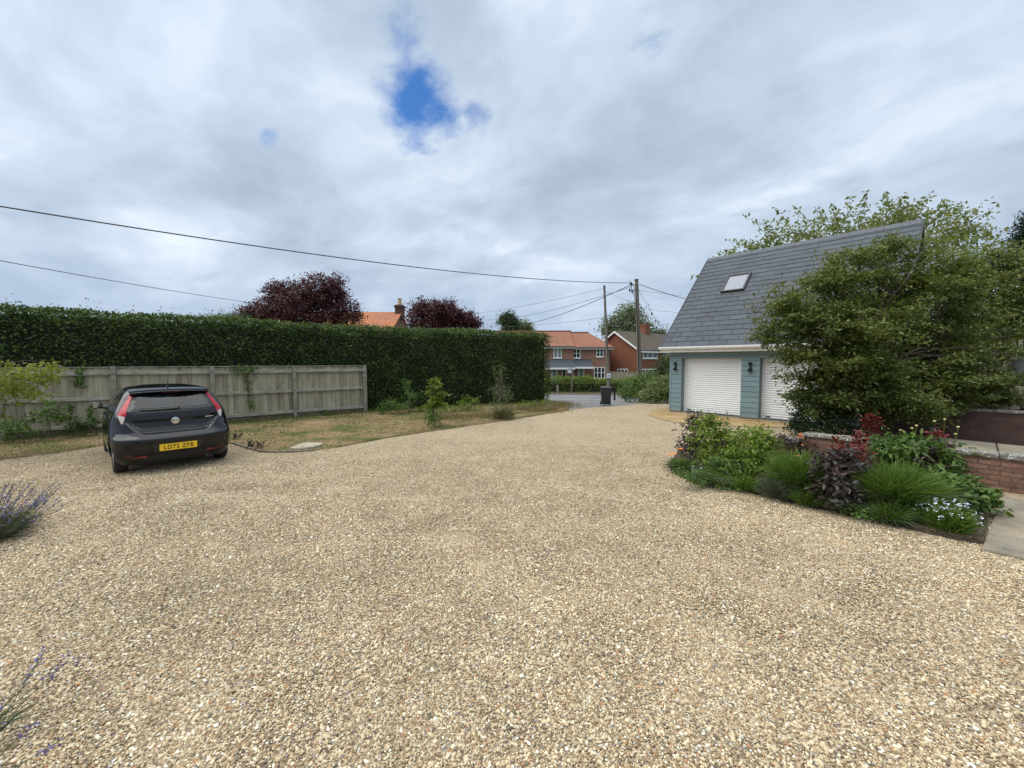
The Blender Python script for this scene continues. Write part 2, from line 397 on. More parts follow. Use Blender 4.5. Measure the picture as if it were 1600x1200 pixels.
def tiles(name, a, b, c, w=0.2, h=0.2):
    def fn(t):
        uv = t.n('TexCoord').outputs['UV']
        k = t.n('TexBrick', {'Vector': uv, 'Color1': a, 'Color2': b, 'Mortar': tuple(x * 0.45 for x in a), 'Scale': 1.0, 'Mortar Size': 0.010, 'Mortar Smooth': 0.4, 'Brick Width': w, 'Row Height': h})
        P = pos(t); n = t.noise(P, 0.7, 6, 0.7); n2 = t.noise(P, 9.0, 4, 0.7)
        col = t.mix(t.sm(n, 0.42, 0.72), k.outputs[0], c)
        col = t.mix(1.0, col, t.ramp(n2, [(0.3, 0.75), (0.7, 1.25)]), 'MULTIPLY')
        return pbsdf(t, col, 0.85, t.m('SUBTRACT', n2, k.outputs['Fac']), 0.6, 0.02, Specular_IOR_Level=0.2)
    return mat(name, fn)
M['tile_red'] = tiles('red_roof_tiles', (0.250, 0.108, 0.068), (0.305, 0.142, 0.090), (0.20, 0.098, 0.068))
M['tile_old'] = tiles('old_orange_pantiles', (0.38, 0.135, 0.065), (0.45, 0.18, 0.09), (0.25, 0.14, 0.09), 0.25, 0.3)
M['tile_brown'] = tiles('mossy_brown_tiles', (0.085, 0.070, 0.054), (0.115, 0.094, 0.072), (0.10, 0.092, 0.062), 0.3, 0.3)
def slate(t):
    r = rndattr(t); P = pos(t); n = t.noise(P, 5.0, 6, 0.65); n2 = t.noise(P, 1.0, 3)
    col = t.mix(r, (0.044, 0.052, 0.063), (0.062, 0.072, 0.085))
    col = t.mix(1.0, col, t.ramp(t.m('ADD', t.m('MULTIPLY', n, 0.6), t.m('MULTIPLY', n2, 0.4)), [(0.3, 0.85), (0.7, 1.15)]), 'MULTIPLY')
    return pbsdf(t, col, 0.62, n, 0.25, 0.006, Specular_IOR_Level=0.4)
M['slate'] = mat('grey_slate', slate)
def fencewood(t):
    P = obj(t); r = rndattr(t)
    g = t.noise(t.vm('MULTIPLY', P, (28.0, 28.0, 1.6)), 1.0, 5, 0.65)
    s_ = t.noise(t.vm('ADD', t.vm('MULTIPLY', P, (4.0, 4.0, 1.1)), t.n('CombineXYZ', {0: t.m('MULTIPLY', r, 40.0)}).outputs[0]), 1.0, 5, 0.6)
    col = t.ramp(t.m('ADD', t.m('MULTIPLY', g, 0.45), t.m('ADD', t.m('MULTIPLY', s_, 0.5), t.m('MULTIPLY', r, 0.16))),
                 [(0.33, (0.085, 0.08, 0.062)), (0.47, (0.17, 0.165, 0.138)), (0.58, (0.245, 0.245, 0.215)), (0.74, (0.33, 0.33, 0.295))])
    green = t.sm(t.noise(P, 0.9, 4, 0.6), 0.52, 0.68)
    col = t.mix(1.0, t.mix(t.m('MULTIPLY', green, 0.5), col, (0.12, 0.14, 0.085)), (1.38, 1.27, 1.08), 'MULTIPLY')
    return pbsdf(t, col, 0.85, g, 0.35, 0.006, Specular_IOR_Level=0.2)
M['fence_wood'] = mat('silvered_fence_boards', fencewood)
def railwood(t):
    P = obj(t); r = rndattr(t); g = t.noise(t.vm('MULTIPLY', P, (4.0, 4.0, 9.0)), 1.0, 5, 0.7)
    col = t.mix(r, t.ramp(g, [(0.3, (0.15, 0.135, 0.10)), (0.55, (0.27, 0.255, 0.205)), (0.75, (0.38, 0.36, 0.30))]), t.ramp(g, [(0.3, (0.13, 0.125, 0.10)), (0.7, (0.33, 0.32, 0.28))]))
    return pbsdf(t, col, 0.85, g, 0.35, 0.006, Specular_IOR_Level=0.2)
M['rail_wood'] = mat('pale_weathered_rail', railwood)
M['kick_wood'] = simple('damp_gravel_board', (0.15, 0.115, 0.085), 0.9, 0.35, 6.0)
def polewood(t):
    P = obj(t); g = t.noise(t.vm('MULTIPLY', P, (14.0, 14.0, 0.7)), 1.0, 6, 0.7)
    return pbsdf(t, t.ramp(g, [(0.3, (0.075, 0.062, 0.048)), (0.55, (0.16, 0.138, 0.11)), (0.75, (0.235, 0.21, 0.175))]), 0.85, g, 0.5, 0.01)
M['pole'] = mat('weathered_pole_wood', polewood)
def barkf(t):
    P = obj(t); g = t.noise(t.vm('MULTIPLY', P, (9.0, 9.0, 2.0)), 1.0, 6, 0.7)
    return pbsdf(t, t.ramp(g, [(0.3, (0.045, 0.034, 0.025)), (0.7, (0.15, 0.115, 0.085))]), 0.9, g, 0.6, 0.02)
M['bark'] = mat('rough_bark', barkf)
M['stem'] = simple('green_stem', (0.09, 0.12, 0.04), 0.7, 0.3)
M['redstem'] = simple('red_brown_stem', (0.11, 0.04, 0.025), 0.7, 0.3)
def cladding(t):
    P = pos(t); n = t.noise(P, 1.6, 5, 0.6); n2 = t.noise(t.vm('MULTIPLY', P, (3, 3, 60)), 1.0, 3, 0.6); r = rndattr(t)
    col = t.mix(t.sm(n, 0.3, 0.7), (0.160, 0.232, 0.252), (0.180, 0.258, 0.276))
    col = t.mix(1.0, col, t.mix(r, (0.95, 0.95, 0.95), (1.05, 1.05, 1.05)), 'MULTIPLY')
    low = t.sm(t.n('SeparateXYZ', {0: P}).outputs[2], 0.35, 0.02)
    col = t.mix(t.m('MULTIPLY', low, t.m('MULTIPLY', n, 0.5)), col, (0.22, 0.19, 0.14))
    return pbsdf(t, col, 0.55, n2, 0.08, 0.004, Specular_IOR_Level=0.4)
M['cladding'] = mat('blue_green_board_cladding', cladding)
def whitemetal(t):
    P = pos(t); n = t.noise(P, 2.0, 5, 0.65)
    col = t.mix(t.sm(n, 0.3, 0.75), (0.79, 0.80, 0.81), (0.84, 0.845, 0.85))
    low = t.sm(t.n('SeparateXYZ', {0: P}).outputs[2], 0.4, 0.0)
    col = t.mix(t.m('MULTIPLY', low, t.m('MULTIPLY', n, 0.4)), col, (0.45, 0.38, 0.28))
    return pbsdf(t, col, 0.4)
M['white_metal'] = mat('white_coated_metal', whitemetal)
M['white'] = simple('white_upvc', (0.76, 0.77, 0.77), 0.4, 0.05)
M['cream'] = simple('cream_gutter_paint', (0.66, 0.64, 0.60), 0.4, 0.07, 3.0)
M['black_metal'] = simple('black_metal', (0.014, 0.014, 0.016), 0.35, 0.2)
M['black_plastic'] = simple('black_plastic', (0.017, 0.018, 0.02), 0.42, 0.2)
M['grey_plastic'] = simple('grey_plastic', (0.13, 0.135, 0.14), 0.5, 0.15)
M['cable'] = simple('black_cable', (0.028, 0.022, 0.024), 0.6, 0.1)
M['rubber'] = simple('tyre_rubber', (0.017, 0.017, 0.018), 0.75, 0.25, 20)
M['rim'] = simple('silver_rim', (0.42, 0.43, 0.45), 0.3, 0.1, Metallic=0.8)
M['chrome'] = simple('chrome', (0.80, 0.80, 0.82), 0.12, 0.03, Metallic=1.0)
M['mirror'] = simple('mirror_glass', (0.30, 0.33, 0.36), 0.06, 0.02, Metallic=1.0)
M['terracotta'] = simple('terracotta', (0.46, 0.17, 0.075), 0.8, 0.2, 14)
M['potcream'] = simple('cream_clay_pot', (0.46, 0.37, 0.22), 0.8, 0.2)
M['rock'] = simple('pale_rock', (0.33, 0.29, 0.215), 0.9, 0.4, 5)
M['orange_petal'] = simple('orange_petal', (0.82, 0.23, 0.02), 0.6, 0.1)
M['petal_white'] = simple('pale_blue_white_petal', (0.64, 0.66, 0.76), 0.6, 0.08)
M['yellow_petal'] = simple('yellow_petal', (0.70, 0.62, 0.22), 0.6, 0.1)
M['lavender'] = simple('lavender_flower', (0.155, 0.115, 0.29), 0.7, 0.3, 20)
M['dial'] = simple('sage_door_paint', (0.27, 0.36, 0.34), 0.45, 0.05)
def glassdark(t):
    P = pos(t); n = t.noise(P, 1.2, 3)
    return pbsdf(t, t.mix(n, (0.006, 0.008, 0.010), (0.035, 0.04, 0.045)), 0.06, Specular_IOR_Level=0.6)
M['glass'] = mat('window_glass', glassdark)
def curtain(t):
    P = pos(t)
    return pbsdf(t, (0.20, 0.24, 0.24), 0.1, Specular_IOR_Level=0.6)
M['glass_blind'] = mat('window_glass_with_pale_blind', curtain)
M['roofglass'] = mat('skylight_glass', lambda t: pbsdf(t, (0.20, 0.215, 0.25), 0.08, Specular_IOR_Level=0.8))
M['carpaint'] = mat('black_metallic_paint', lambda t: pbsdf(t, (0.0045, 0.0055, 0.008), 0.35, Coat_Weight=0.95, Coat_Roughness=0.02, Specular_IOR_Level=0.0,
                    bump=t.noise(obj(t), 1.8, 2), bs=0.05, bd=0.01))
M['carglass'] = mat('tinted_car_glass', lambda t: pbsdf(t, (0.008, 0.010, 0.012), 0.04, Specular_IOR_Level=0.4))
M['clearglass'] = mat('clear_tinted_car_glass', lambda t: t.n('MixShader', {0: t.n('Fresnel', {'IOR': 1.62}).outputs[0], 1: t.n('BsdfTransparent', {'Color': (0.62, 0.70, 0.70)}).outputs[0], 2: t.n('BsdfGlossy', {'Color': (.9, .9, .9), 'Roughness': 0.02}).outputs[0]}).outputs[0])
M['trim'] = simple('dark_seat_fabric', (0.022, 0.023, 0.026), 0.9, 0.2)
M['redlens'] = mat('red_lamp_lens', lambda t: pbsdf(t, (0.36, 0.006, 0.018), 0.2, Coat_Weight=0.25, Specular_IOR_Level=0.3))
M['redlens_dark'] = mat('dark_red_reflector', lambda t: pbsdf(t, (0.17, 0.004, 0.010), 0.15, Coat_Weight=0.6))
M['clearlens'] = mat('clear_lamp_lens', lambda t: pbsdf(t, (0.46, 0.40, 0.38), 0.12, Coat_Weight=0.6))
M['plate'] = mat('yellow_number_plate', lambda t: pbsdf(t, (0.80, 0.50, 0.012), 0.35))
M['ink'] = mat('black_lettering', lambda t: pbsdf(t, (0.008, 0.008, 0.008), 0.5))
M['signpanel'] = mat('pale_sign_panel', lambda t: pbsdf(t, t.mix(t.sm(t.noise(obj(t), 6, 2), .45, .55), (0.46, 0.50, 0.50), (0.60, 0.62, 0.61)), 0.5))
M['ridge'] = simple('dark_ridge_tile', (0.075, 0.085, 0.10), 0.65, 0.15)
# foliage colours
M['l_hedge'] = leafmat('hedge_leaf', (0.014, 0.036, 0.007), (0.036, 0.076, 0.012), (0.150, 0.200, 0.034), 0.28, 1.3)
M['l_hedge_top'] = leafmat('hedge_young_leaf', (0.040, 0.072, 0.015), (0.085, 0.13, 0.026), (0.16, 0.19, 0.045), 0.3, 1.3)
M['l_copper'] = leafmat('copper_leaf', (0.032, 0.011, 0.014), (0.072, 0.018, 0.024), (0.135, 0.038, 0.038), 0.28, 1.0)
M['l_spindle'] = leafmat('olive_shrub_leaf', (0.042, 0.070, 0.014), (0.108, 0.145, 0.032), (0.24, 0.235, 0.075), 0.3, 0.9)
M['l_maple'] = leafmat('pale_green_leaf', (0.085, 0.115, 0.032), (0.165, 0.19, 0.06), (0.27, 0.265, 0.115), 0.45, 0.6)
M['l_dark'] = leafmat('dark_shrub_leaf', (0.010, 0.028, 0.009), (0.019, 0.044, 0.014), (0.04, 0.072, 0.022), 0.2, 1.5)
M['l_conifer'] = leafmat('conifer_needles', (0.008, 0.020, 0.011), (0.015, 0.032, 0.017), (0.03, 0.052, 0.026), 0.1, 0.8)
M['l_birch'] = leafmat('grey_green_leaf', (0.055, 0.085, 0.034), (0.13, 0.16, 0.075), (0.29, 0.31, 0.19), 0.35, 0.5)
M['l_far'] = leafmat('far_tree_leaf', (0.025, 0.05, 0.022), (0.05, 0.085, 0.037), (0.09, 0.12, 0.06), 0.3, 0.4)
M['l_lime'] = leafmat('lime_green_leaf', (0.065, 0.115, 0.016), (0.135, 0.20, 0.026), (0.26, 0.31, 0.05), 0.35, 2.0)
M['l_yellow'] = leafmat('yellow_green_leaf', (0.095, 0.125, 0.022), (0.19, 0.215, 0.035), (0.32, 0.31, 0.07), 0.4, 2.0)
M['l_green'] = leafmat('fresh_green_leaf', (0.036, 0.078, 0.016), (0.082, 0.148, 0.030), (0.165, 0.225, 0.05), 0.3, 2.0)
M['l_plum'] = leafmat('plum_leaf', (0.024, 0.028, 0.022), (0.050, 0.042, 0.038), (0.115, 0.066, 0.058), 0.2, 2.5, 0.3)
M['l_red'] = leafmat('red_young_leaf', (0.075, 0.012, 0.014), (0.15, 0.020, 0.018), (0.27, 0.055, 0.035), 0.3, 3.0, 0.3)
M['l_needle'] = leafmat('green_spiky_leaf', (0.050, 0.100, 0.018), (0.105, 0.178, 0.030), (0.19, 0.255, 0.06), 0.3, 2.0)
M['l_greyneedle'] = leafmat('grey_green_spiky_leaf', (0.050, 0.060, 0.042), (0.09, 0.105, 0.07), (0.16, 0.17, 0.11), 0.25, 2.0)
M['l_variegated'] = leafmat('cream_edged_leaf', (0.055, 0.085, 0.03), (0.14, 0.18, 0.06), (0.36, 0.36, 0.17), 0.3, 2.5)
M['l_dry'] = leafmat('dry_grass', (0.095, 0.092, 0.038), (0.185, 0.150, 0.072), (0.31, 0.24, 0.13), 0.3, 1.2)
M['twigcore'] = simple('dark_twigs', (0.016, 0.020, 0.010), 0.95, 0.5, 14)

# ------------------------------------------------------------------ ground, drive, lawn, road, beds
def ground():
    xs = np.concatenate([np.arange(-300, -40, 20), np.arange(-40, 40, 1.0), np.arange(40, 301, 20)])
    ys = np.concatenate([np.arange(-60, -6, 6), np.arange(-6, 60, 1.0), np.arange(60, 401, 20)])
    V = np.array([(x, y, gz(x, y) - 0.06) for y in ys for x in xs]); n = len(xs)
    Q = np.array([(j * n + i, j * n + i + 1, (j + 1) * n + i + 1, (j + 1) * n + i) for j in range(len(ys) - 1) for i in range(n - 1)])
    npmesh('ground', V, Q, np.zeros(len(Q)), M['ground'], kind='structure', smooth=True)
ground()
def xy(p): return (p.x, p.y)
TA, TB, TC = xy(G(845, 643)), xy(G(967, 634)), xy(G(1046, 628.5))
sheet('gravel_drive', [(-20, -4), (14, -4), (14, 9), (9.2, 14.2), (7.4, 18.5), TC, TB, TA, (-3, 17.5), (-20, 12)], 0.0, M['gravel'], 0.5, skirt=0.05, rough=0.012)
sheet('ochre_gravel_strip', [xy(G(*p)) for p in ((1022, 640), (1046, 637), (1100, 640), (1250, 652), (1255, 668), (1180, 668), (1110, 664), (1060, 661), (1030, 655), (1010, 648))], 0.012, M['sand'], 0.4, rough=0.01)
LE = [(-60, 730), (0, 719), (90, 708), (165, 696), (250, 694), (340, 690), (364, 694), (385, 701), (407, 707), (430, 708), (455, 707.5), (490, 705), (530, 699), (560, 693), (600, 685.5), (640, 679.5), (690, 672), (740, 664.5), (800, 656), (850, 648), (889, 641.5)]
lawn_edge = [xy(G(*p)) for p in LE]
lawn_poly = lawn_edge + [(2.38, 18.4), (2.25, 21.0), (1.2, 22.4), (-2, 21.6), (-9, 16.8), (-21, 7)]
def lawn_h(x, y): return 0.025 * noise.noise((x * 0.8, y * 0.8, 3))
sheet('lawn', lawn_poly, 0.03, M['lawn'], 0.35, skirt=0.09, hfun=lawn_h)
sheet('road', [(-90, 26.6), (-6, 25.6), (1.3, 24.4), (2.1, 22.0), TA, TB, TC, (8.5, 23.6), (12, 25.5), (40, 27), (90, 28), (90, 33.6), (-90, 33.6)], -0.02, M['tarmac'], 1.0)
k = MB()
for i in range(30):
    x = -30 + i * 2.0; k.box(x, x + 1.985, 33.6, 33.73, gz(x, 33.6) - 0.1, gz(x, 33.6) + 0.085)
k.build('kerb', M['coping'], kind='structure')
BEDF = [(1046, 728), (1050, 738), (1068, 748), (1100, 758), (1140, 764.5), (1180, 772), (1230, 783), (1300, 799), (1350, 810), (1400, 822), (1450, 835), (1500, 845), (1536, 852)]
bed_edge = [xy(G(*p)) for p in BEDF]
WD = Vector((-0.66, 0.75, 0)).normalized()       # the line of the garage front, pointing away
WN = Vector((WD.y, -WD.x, 0))                    # towards the garage
WA = Vector((7.46, 5.97, 0))
bed_poly = bed_edge + [xy(G(1548, 800)), (7.30, 6.0), (5.75, 7.85), (5.4, 8.45), xy(G(1180, 688)), xy(G(1100, 694)), xy(G(1060, 708))]
def bed_h(x, y): return 0.03 + 0.05 * noise.noise((x * 1.1, y * 1.1, 7))
sheet('planting_bed', bed_poly, 0.03, M['soil'], 0.22, skirt=0.12, hfun=bed_h)
def along(pts, w, h, mat_, name, dz=0.0, gap=0.006, L=0.6):
    mb = MB()
    P = [Vector((p[0], p[1], 0)) for p in pts]
    for a, b in zip(P, P[1:]):
        t = (b - a).normalized(); nn = Vector((-t.y, t.x, 0)); kk = max(1, round((b - a).length / L))
        for i in range(kk):
            p, q = a.lerp(b, i / kk) + t * gap, a.lerp(b, (i + 1) / kk) - t * gap
            z = gz(p.x, p.y) + dz
            mb.add([p + Vector((0, 0, z)), q + Vector((0, 0, z)), q + nn * w + Vector((0, 0, z)), p + nn * w + Vector((0, 0, z)),
                    p + Vector((0, 0, z + h)), q + Vector((0, 0, z + h)), q + nn * w + Vector((0, 0, z + h)), p + nn * w + Vector((0, 0, z + h))],
                   [(3, 2, 1, 0), (4, 5, 6, 7), (0, 1, 5, 4), (1, 2, 6, 5), (2, 3, 7, 6), (3, 0, 4, 7)])
    return mb.build(name, mat_)
o = along(bed_edge, 0.05, 0.085, M['slab'], 'bed_edging', -0.03)
tag(o, 'low grey stone edging curving between flower bed and gravel', 'edging')
o = along(lawn_edge[6:12], 0.04, 0.07, M['coping'], 'lawn_edging', -0.03)
tag(o, 'thin grey edging round the lawn corner beside the parked car', 'edging')
def flagstone(name, pix, h, label, kind=None):
    mb = MB(); P = [G(*p) for p in pix]
    n = len(P)
    c = sum((p for p in P), Vector()) / n
    T = [c + (p - c) * 0.96 + Vector((0, 0, h)) for p in P]
    B = [p + Vector((0, 0, h - 0.02)) for p in P]; D = [p - Vector((0, 0, 0.06)) for p in P]
    mb.add(T + B + D, [list(range(n))] + [(i + n, (i + 1) % n + n, (i + 1) % n, i) for i in range(n)] + [(i + 2 * n, (i + 1) % n + 2 * n, (i + 1) % n + n, i + n) for i in range(n)])
    o = mb.build(name, M['rock'])
    return tag(o, label, 'paving slab')
flagstone('stone_slab', [(452, 704), (476, 695), (505, 696), (500, 700), (478, 704)], 0.065, 'pale broken stone slab on the lawn edge')
# paving beside the bed: slabs of one path
def paving(name, rows, h, kind='structure'):
    mb = MB()
    for quad in rows:
        P = [Vector((q[0], q[1], 0)) for q in quad]; c = sum(P, Vector()) / 4
        rr = random.random()
        T = [c + (p - c) * 0.975 for p in P]
        zt = h + random.uniform(-.004, .004)
        mb.add([(p.x, p.y, zt) for p in T] + [(p.x, p.y, zt - 0.012) for p in [c + (p - c) * 0.992 for p in P]] + [(p.x, p.y, -0.08) for p in [c + (p - c) * 0.992 for p in P]],
               [(0, 1, 2, 3)] + [(i + 4, (i + 1) % 4 + 4, (i + 1) % 4, i) for i in range(4)] + [(i + 8, (i + 1) % 4 + 8, (i + 1) % 4 + 4, i + 4) for i in range(4)], rr)
    o = mb.build(name, M['slab'], kind=kind)
    bm = bmesh.new(); bm.from_mesh(o.data); bmesh.ops.recalc_face_normals(bm, faces=bm.faces); bm.to_mesh(o.data); bm.free()
    return o
rows = []
p0, p1 = G(1538, 846), G(1566, 778)              # the path's bed-side edge
e = (p1 - p0); e.z = 0; L = e.length; e.normalize(); s = Vector((e.y, -e.x, 0))
start = p0 - e * 0.35
for j, (a, b) in enumerate(((0, 0.62), (0.62, 1.35), (1.35, 2.0), (2.0, 2.7))):
    off = 0.0
    for wv in ((0.75, 0.6, 0.8), (0.5, 0.85, 0.7), (0.7, 0.6, 0.8), (0.6, 0.7, 0.8))[j]:
        q = [start + e * a + s * off, start + e * a + s * (off + wv), start + e * b + s * (off + wv), start + e * b + s * off]
        rows.append([(v.x, v.y) for v in q]); off += wv
paving('path', rows, 0.03)

# garden walls on the right, parallel with the garage
def wall(name, label, P, length, thick, z0, z1, bm_, cop=0.07, over=0.03, start=0.0):
    """from P along -WD (towards the camera side), the brick and the coping as parts"""
    t = thing(name, label, 'wall', (P.x, P.y, 0))
    ex = -WD
    b = MB(P, ex, WN)
    b.box(0, length, 0, thick, z0 - 0.3, z1 - cop); b.build('brickwork', bm_, t, uv=True)
    c = MB(P, ex, WN); x = -over
    rr = random.Random(name)
    while x < length + over:
        w = min(rr.uniform(0.42, 0.62), length + over - x)
        dz = rr.uniform(-.008, .008)
        if w > 0.05: c.box(x + 0.004, x + w - 0.004, -over, thick + over, z1 - cop, z1 + dz)
        x += w
    c.build('coping', M['coping'], t, bevel=0.012)
    return t
wall('brick_wall', 'low red brick wall with lichened stone coping beside the flower bed', Vector((5.72, 7.95, 0)), 4.2, 0.24, 0.0, 0.56, M['brick_wall'])
wall('brick_wall', 'short low end of the bed wall with broken grey coping by terracotta pot', Vector((5.25, 8.50, 0)), 0.62, 0.24, 0.0, 0.40, M['brick_wall'], 0.09)
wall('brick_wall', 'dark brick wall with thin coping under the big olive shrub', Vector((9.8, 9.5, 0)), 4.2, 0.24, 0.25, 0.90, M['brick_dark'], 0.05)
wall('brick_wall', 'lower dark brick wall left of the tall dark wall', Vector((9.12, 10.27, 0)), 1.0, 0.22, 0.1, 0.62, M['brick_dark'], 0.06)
# raised patio behind the bed wall
rows = []
base = Vector((9.05, 8.75, 0)); ex = -WD; ey = -WN
for i in range(4):
    for j in range(2):
        q = [base + ex * (i * 0.9) + ey * (j * 0.62), base + ex * (i * 0.9) + ey * (j * 0.62 + 0.61), base + ex * (i * 0.9 + 0.89) + ey * (j * 0.62 + 0.61), base + ex * (i * 0.9 + 0.89) + ey * (j * 0.62)]
        rows.append([(v.x, v.y) for v in q])
paving('raised_patio', rows, 0.33)
sheet('patio_bank', [(5.9, 8.05), (9.3, 4.2), (12.5, 6.0), (9.75, 9.6), (9.0, 10.3), (7.4, 9.3)], 0.10, M['soil'], 0.4, skirt=0.3)
sheet('shrub_bank', [(9.95, 9.75), (9.3, 10.45), (9.6, 11.2), (10.6, 11.0), (11.6, 12.5), (18, 14), (18, 7), (13.2, 6.2)], 0.55, M['soil'], 0.5, skirt=0.5, rough=0.12)

# ------------------------------------------------------------------ garage
def garage():
    C = G(1046, 643); C.z = 0
    ex = -WD; ey = WN                      # along the front, into the building
    Lg = 6.30; dep = 7.3; we = 2.69
    t = thing('garage', 'blue green clad double garage with steep grey slate roof', 'garage', (C.x, C.y, 0))
    mk = lambda: MB(C, ex, ey)
    def clad(mb, x0, x1, z0, z1, y0=0.0, g=0.178):
        z = 0.04
        while z < z1:
            a, b = max(z, z0), min(z + g - 0.014, z1)
            if b - a > 0.02: mb.prismx([(y0, a), (y0 - 0.016, a + 0.004), (y0 - 0.010, b), (y0 + 0.012, b)], x0, x1)
            z += g
    doors = ((0.44, 2.57), (3.11, 5.24)); zt = 2.08; rec = 0.26
    mb = mk()
    mb.box(0.0, Lg, 0.008, 0.012, 0.03, 0.05)
    # solid wall body behind the boards: piers, lintel, sides, back
    xs = [0.0, doors[0][0], doors[0][1], doors[1][0], doors[1][1], Lg]
    for a, b in ((xs[0], xs[1]), (xs[2], xs[3]), (xs[4], xs[5])):
        mb.box(a + 0.004, b - 0.004, 0.004, rec + 0.1, 0.04, zt)
    mb.box(0.004, Lg - 0.004, 0.005, rec + 0.1, zt + 0.001, we + 0.12)
    mb.box(0.006, 0.2, rec + 0.1, dep, 0.04, we + 0.12); mb.box(Lg - 0.2, Lg - 0.006, rec + 0.1, dep, 0.04, we + 0.12); mb.box(0.2, Lg - 0.2, dep - 0.2, dep - 0.002, 0.04, we + 0.1)
    for a, b in ((xs[0], xs[1]), (xs[2], xs[3]), (xs[4], xs[5])): clad(mb, a, b, 0.04, zt)
    clad(mb, 0.0, Lg, zt + 0.004, we + 0.1)
    # boarding returns into the door reveals
    for a in (doors[0][0], doors[1][0]): mb.box(a - 0.002, a + 0.012, -0.014, rec, 0.04, zt - 0.001)
    for a in (doors[0][1], doors[1][1]): mb.box(a - 0.012, a + 0.002, -0.014, rec, 0.04, zt - 0.001)
    mb.box(doors[0][0] + .012, doors[0][1] - .012, -0.008, rec, zt - 0.012, zt - 0.001); mb.box(doors[1][0] + .012, doors[1][1] - .012, -0.008, rec, zt - 0.012, zt - 0.001)
    # corner trims
    mb.box(-0.012, 0.05, -0.024, 0.0 - 0.017, 0.05, we); mb.box(-0.012, -0.001, -0.016, 0.09, 0.05, we)
    for k in range(14):                    # boards on the near-left gable wall
        z = 0.04 + k * 0.178
        if z + 0.17 < we: mb.prism([(0.004, z), (-0.006, z + 0.004), (-0.002, z + 0.17), (0.006, z + 0.17)], 0.1, dep)
    for k in range(14):
        z = 0.04 + k * 0.178
        if z + 0.17 < we: mb.prism([(Lg - 0.006, z + 0.17), (Lg + 0.002, z + 0.17), (Lg + 0.006, z + 0.004), (Lg - 0.004, z)], 0.1, dep)
    mb.build('wall', M['cladding'], t)
    pl = mk(); pl.box(0.01, doors[0][0] - 0.01, 0.0, 0.3, -0.4, 0.04); pl.box(doors[0][1] + .01, doors[1][0] - .01, 0.0, 0.3, -0.4, 0.04); pl.box(doors[1][1] + .01, Lg - .01, 0.0, 0.3, -0.4, 0.04)
    pl.box(0.01, 0.25, 0.3, dep - .01, -0.8, 0.04); pl.box(Lg - .25, Lg - .01, 0.3, dep - .01, -0.8, 0.04); pl.box(0.25, Lg - .25, dep - .25, dep - .01, -0.8, 0.04)
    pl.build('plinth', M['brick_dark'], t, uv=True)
    th = mk()
    for a, b in doors: th.box(a + 0.013, b - 0.013, 0.05, rec + 0.12, -0.2, 0.025)
    th.build('threshold', M['coping'], t)
    for a, b in doors:
        d = mk(); z = 0.05; x0, x1 = a + 0.07, b - 0.07; n = 0
        while z < zt - 0.16:
            h = 0.077
            d.prismx([(rec + 0.03, z), (rec + 0.005, z + 0.008), (rec - 0.005, z + h * 0.5), (rec + 0.005, z + h - 0.007), (rec + 0.03, z + h - 0.001)], x0, x1); z += h
        d.box(x0, x1, rec + 0.03, rec + 0.06, 0.03, zt - 0.1)
        o = d.build('roller_door', M['white_metal'], t)
        f = mk(); f.box(a + 0.013, a + 0.075, rec - 0.03, rec + 0.07, 0.03, zt - 0.013); f.box(b - 0.075, b - 0.013, rec - 0.03, rec + 0.07, 0.03, zt - 0.013)
        f.box(a + 0.0755, b - 0.0755, rec - 0.03, rec + 0.07, zt - 0.16, zt - 0.013); f.build('guide_frame', M['white_metal'], o, bevel=0.004)
        s = mk(); s.box(x0, x1, rec - 0.002, rec + 0.03, 0.028, 0.049); s.build('bottom_seal', M['black_plastic'], o)
        lk = mk(); lk.box(x0 + 0.08, x0 + 0.22, rec - 0.022, rec - 0.004, 0.10, 0.125); lk.build('latch', M['black_plastic'], o)
    # roof, 45 degrees, both slopes
    ov, ovx = 0.30, 0.22
    z0 = we + 0.02 - 0.0                   # underside line at the wall face
    ridge_y = dep / 2; H = z0 + ridge_y + 0.16
    core = mk()
    prof = [(-ov, z0 - ov + 0.02 + 0.10), (ridge_y, H - 0.02), (dep + ov, z0 - ov + 0.12), (dep + ov, z0 - ov + 0.02), (ridge_y, H - 0.14), (-ov, z0 - ov + 0.02)]
    core.prismx(prof, -ovx, Lg + ovx); rf = core.build('roof', M['ridge'], t)
    q = math.sqrt(0.5)
    for side in (0, 1):
        if side == 0: S = MB(C + ey * (-ov - 0.03) + Vector((0, 0, z0 - ov + 0.12 - 0.02)) + ex * (-ovx - 0.02), ex, ey * q + Vector((0, 0, q)), -ey * q + Vector((0, 0, q)))
        else: S = MB(C + ey * (dep + ov + 0.03) + Vector((0, 0, z0 - ov + 0.12 - 0.02)) + ex * (Lg + ovx + 0.02), -ex, -ey * q + Vector((0, 0, q)), ey * q + Vector((0, 0, q)))
        Ls = (ridge_y + ov + 0.03) / q; g = 0.268; W = Lg + 2 * ovx + 0.04; k = 0; v = 0.0
        rr = random.Random(9 + side)
        while v < Ls:
            u = -0.3 if k % 2 else 0.0
            v1 = min(v + g + 0.03, Ls)
            while u < W:
                u0, u1 = max(u, 0) + 0.010, min(u + 0.6, W) - 0.010
                if u1 - u0 > 0.02:
                    h = 0.020 + rr.uniform(-.002, .004)
                    S.add([(u0, v, 0.0), (u1, v, 0.0), (u1, v1, 0.0), (u0, v1, 0.0), (u0, v, h), (u1, v, h), (u1, v1, 0.005), (u0, v1, 0.005)],
                          [(3, 2, 1, 0), (4, 5, 6, 7), (0, 1, 5, 4), (1, 2, 6, 5), (2, 3, 7, 6), (3, 0, 4, 7)], rr.random())
                u += 0.6
            v += g; k += 1
        S.build('slates', M['slate'], rf)
    rd = mk(); x = -ovx - 0.02
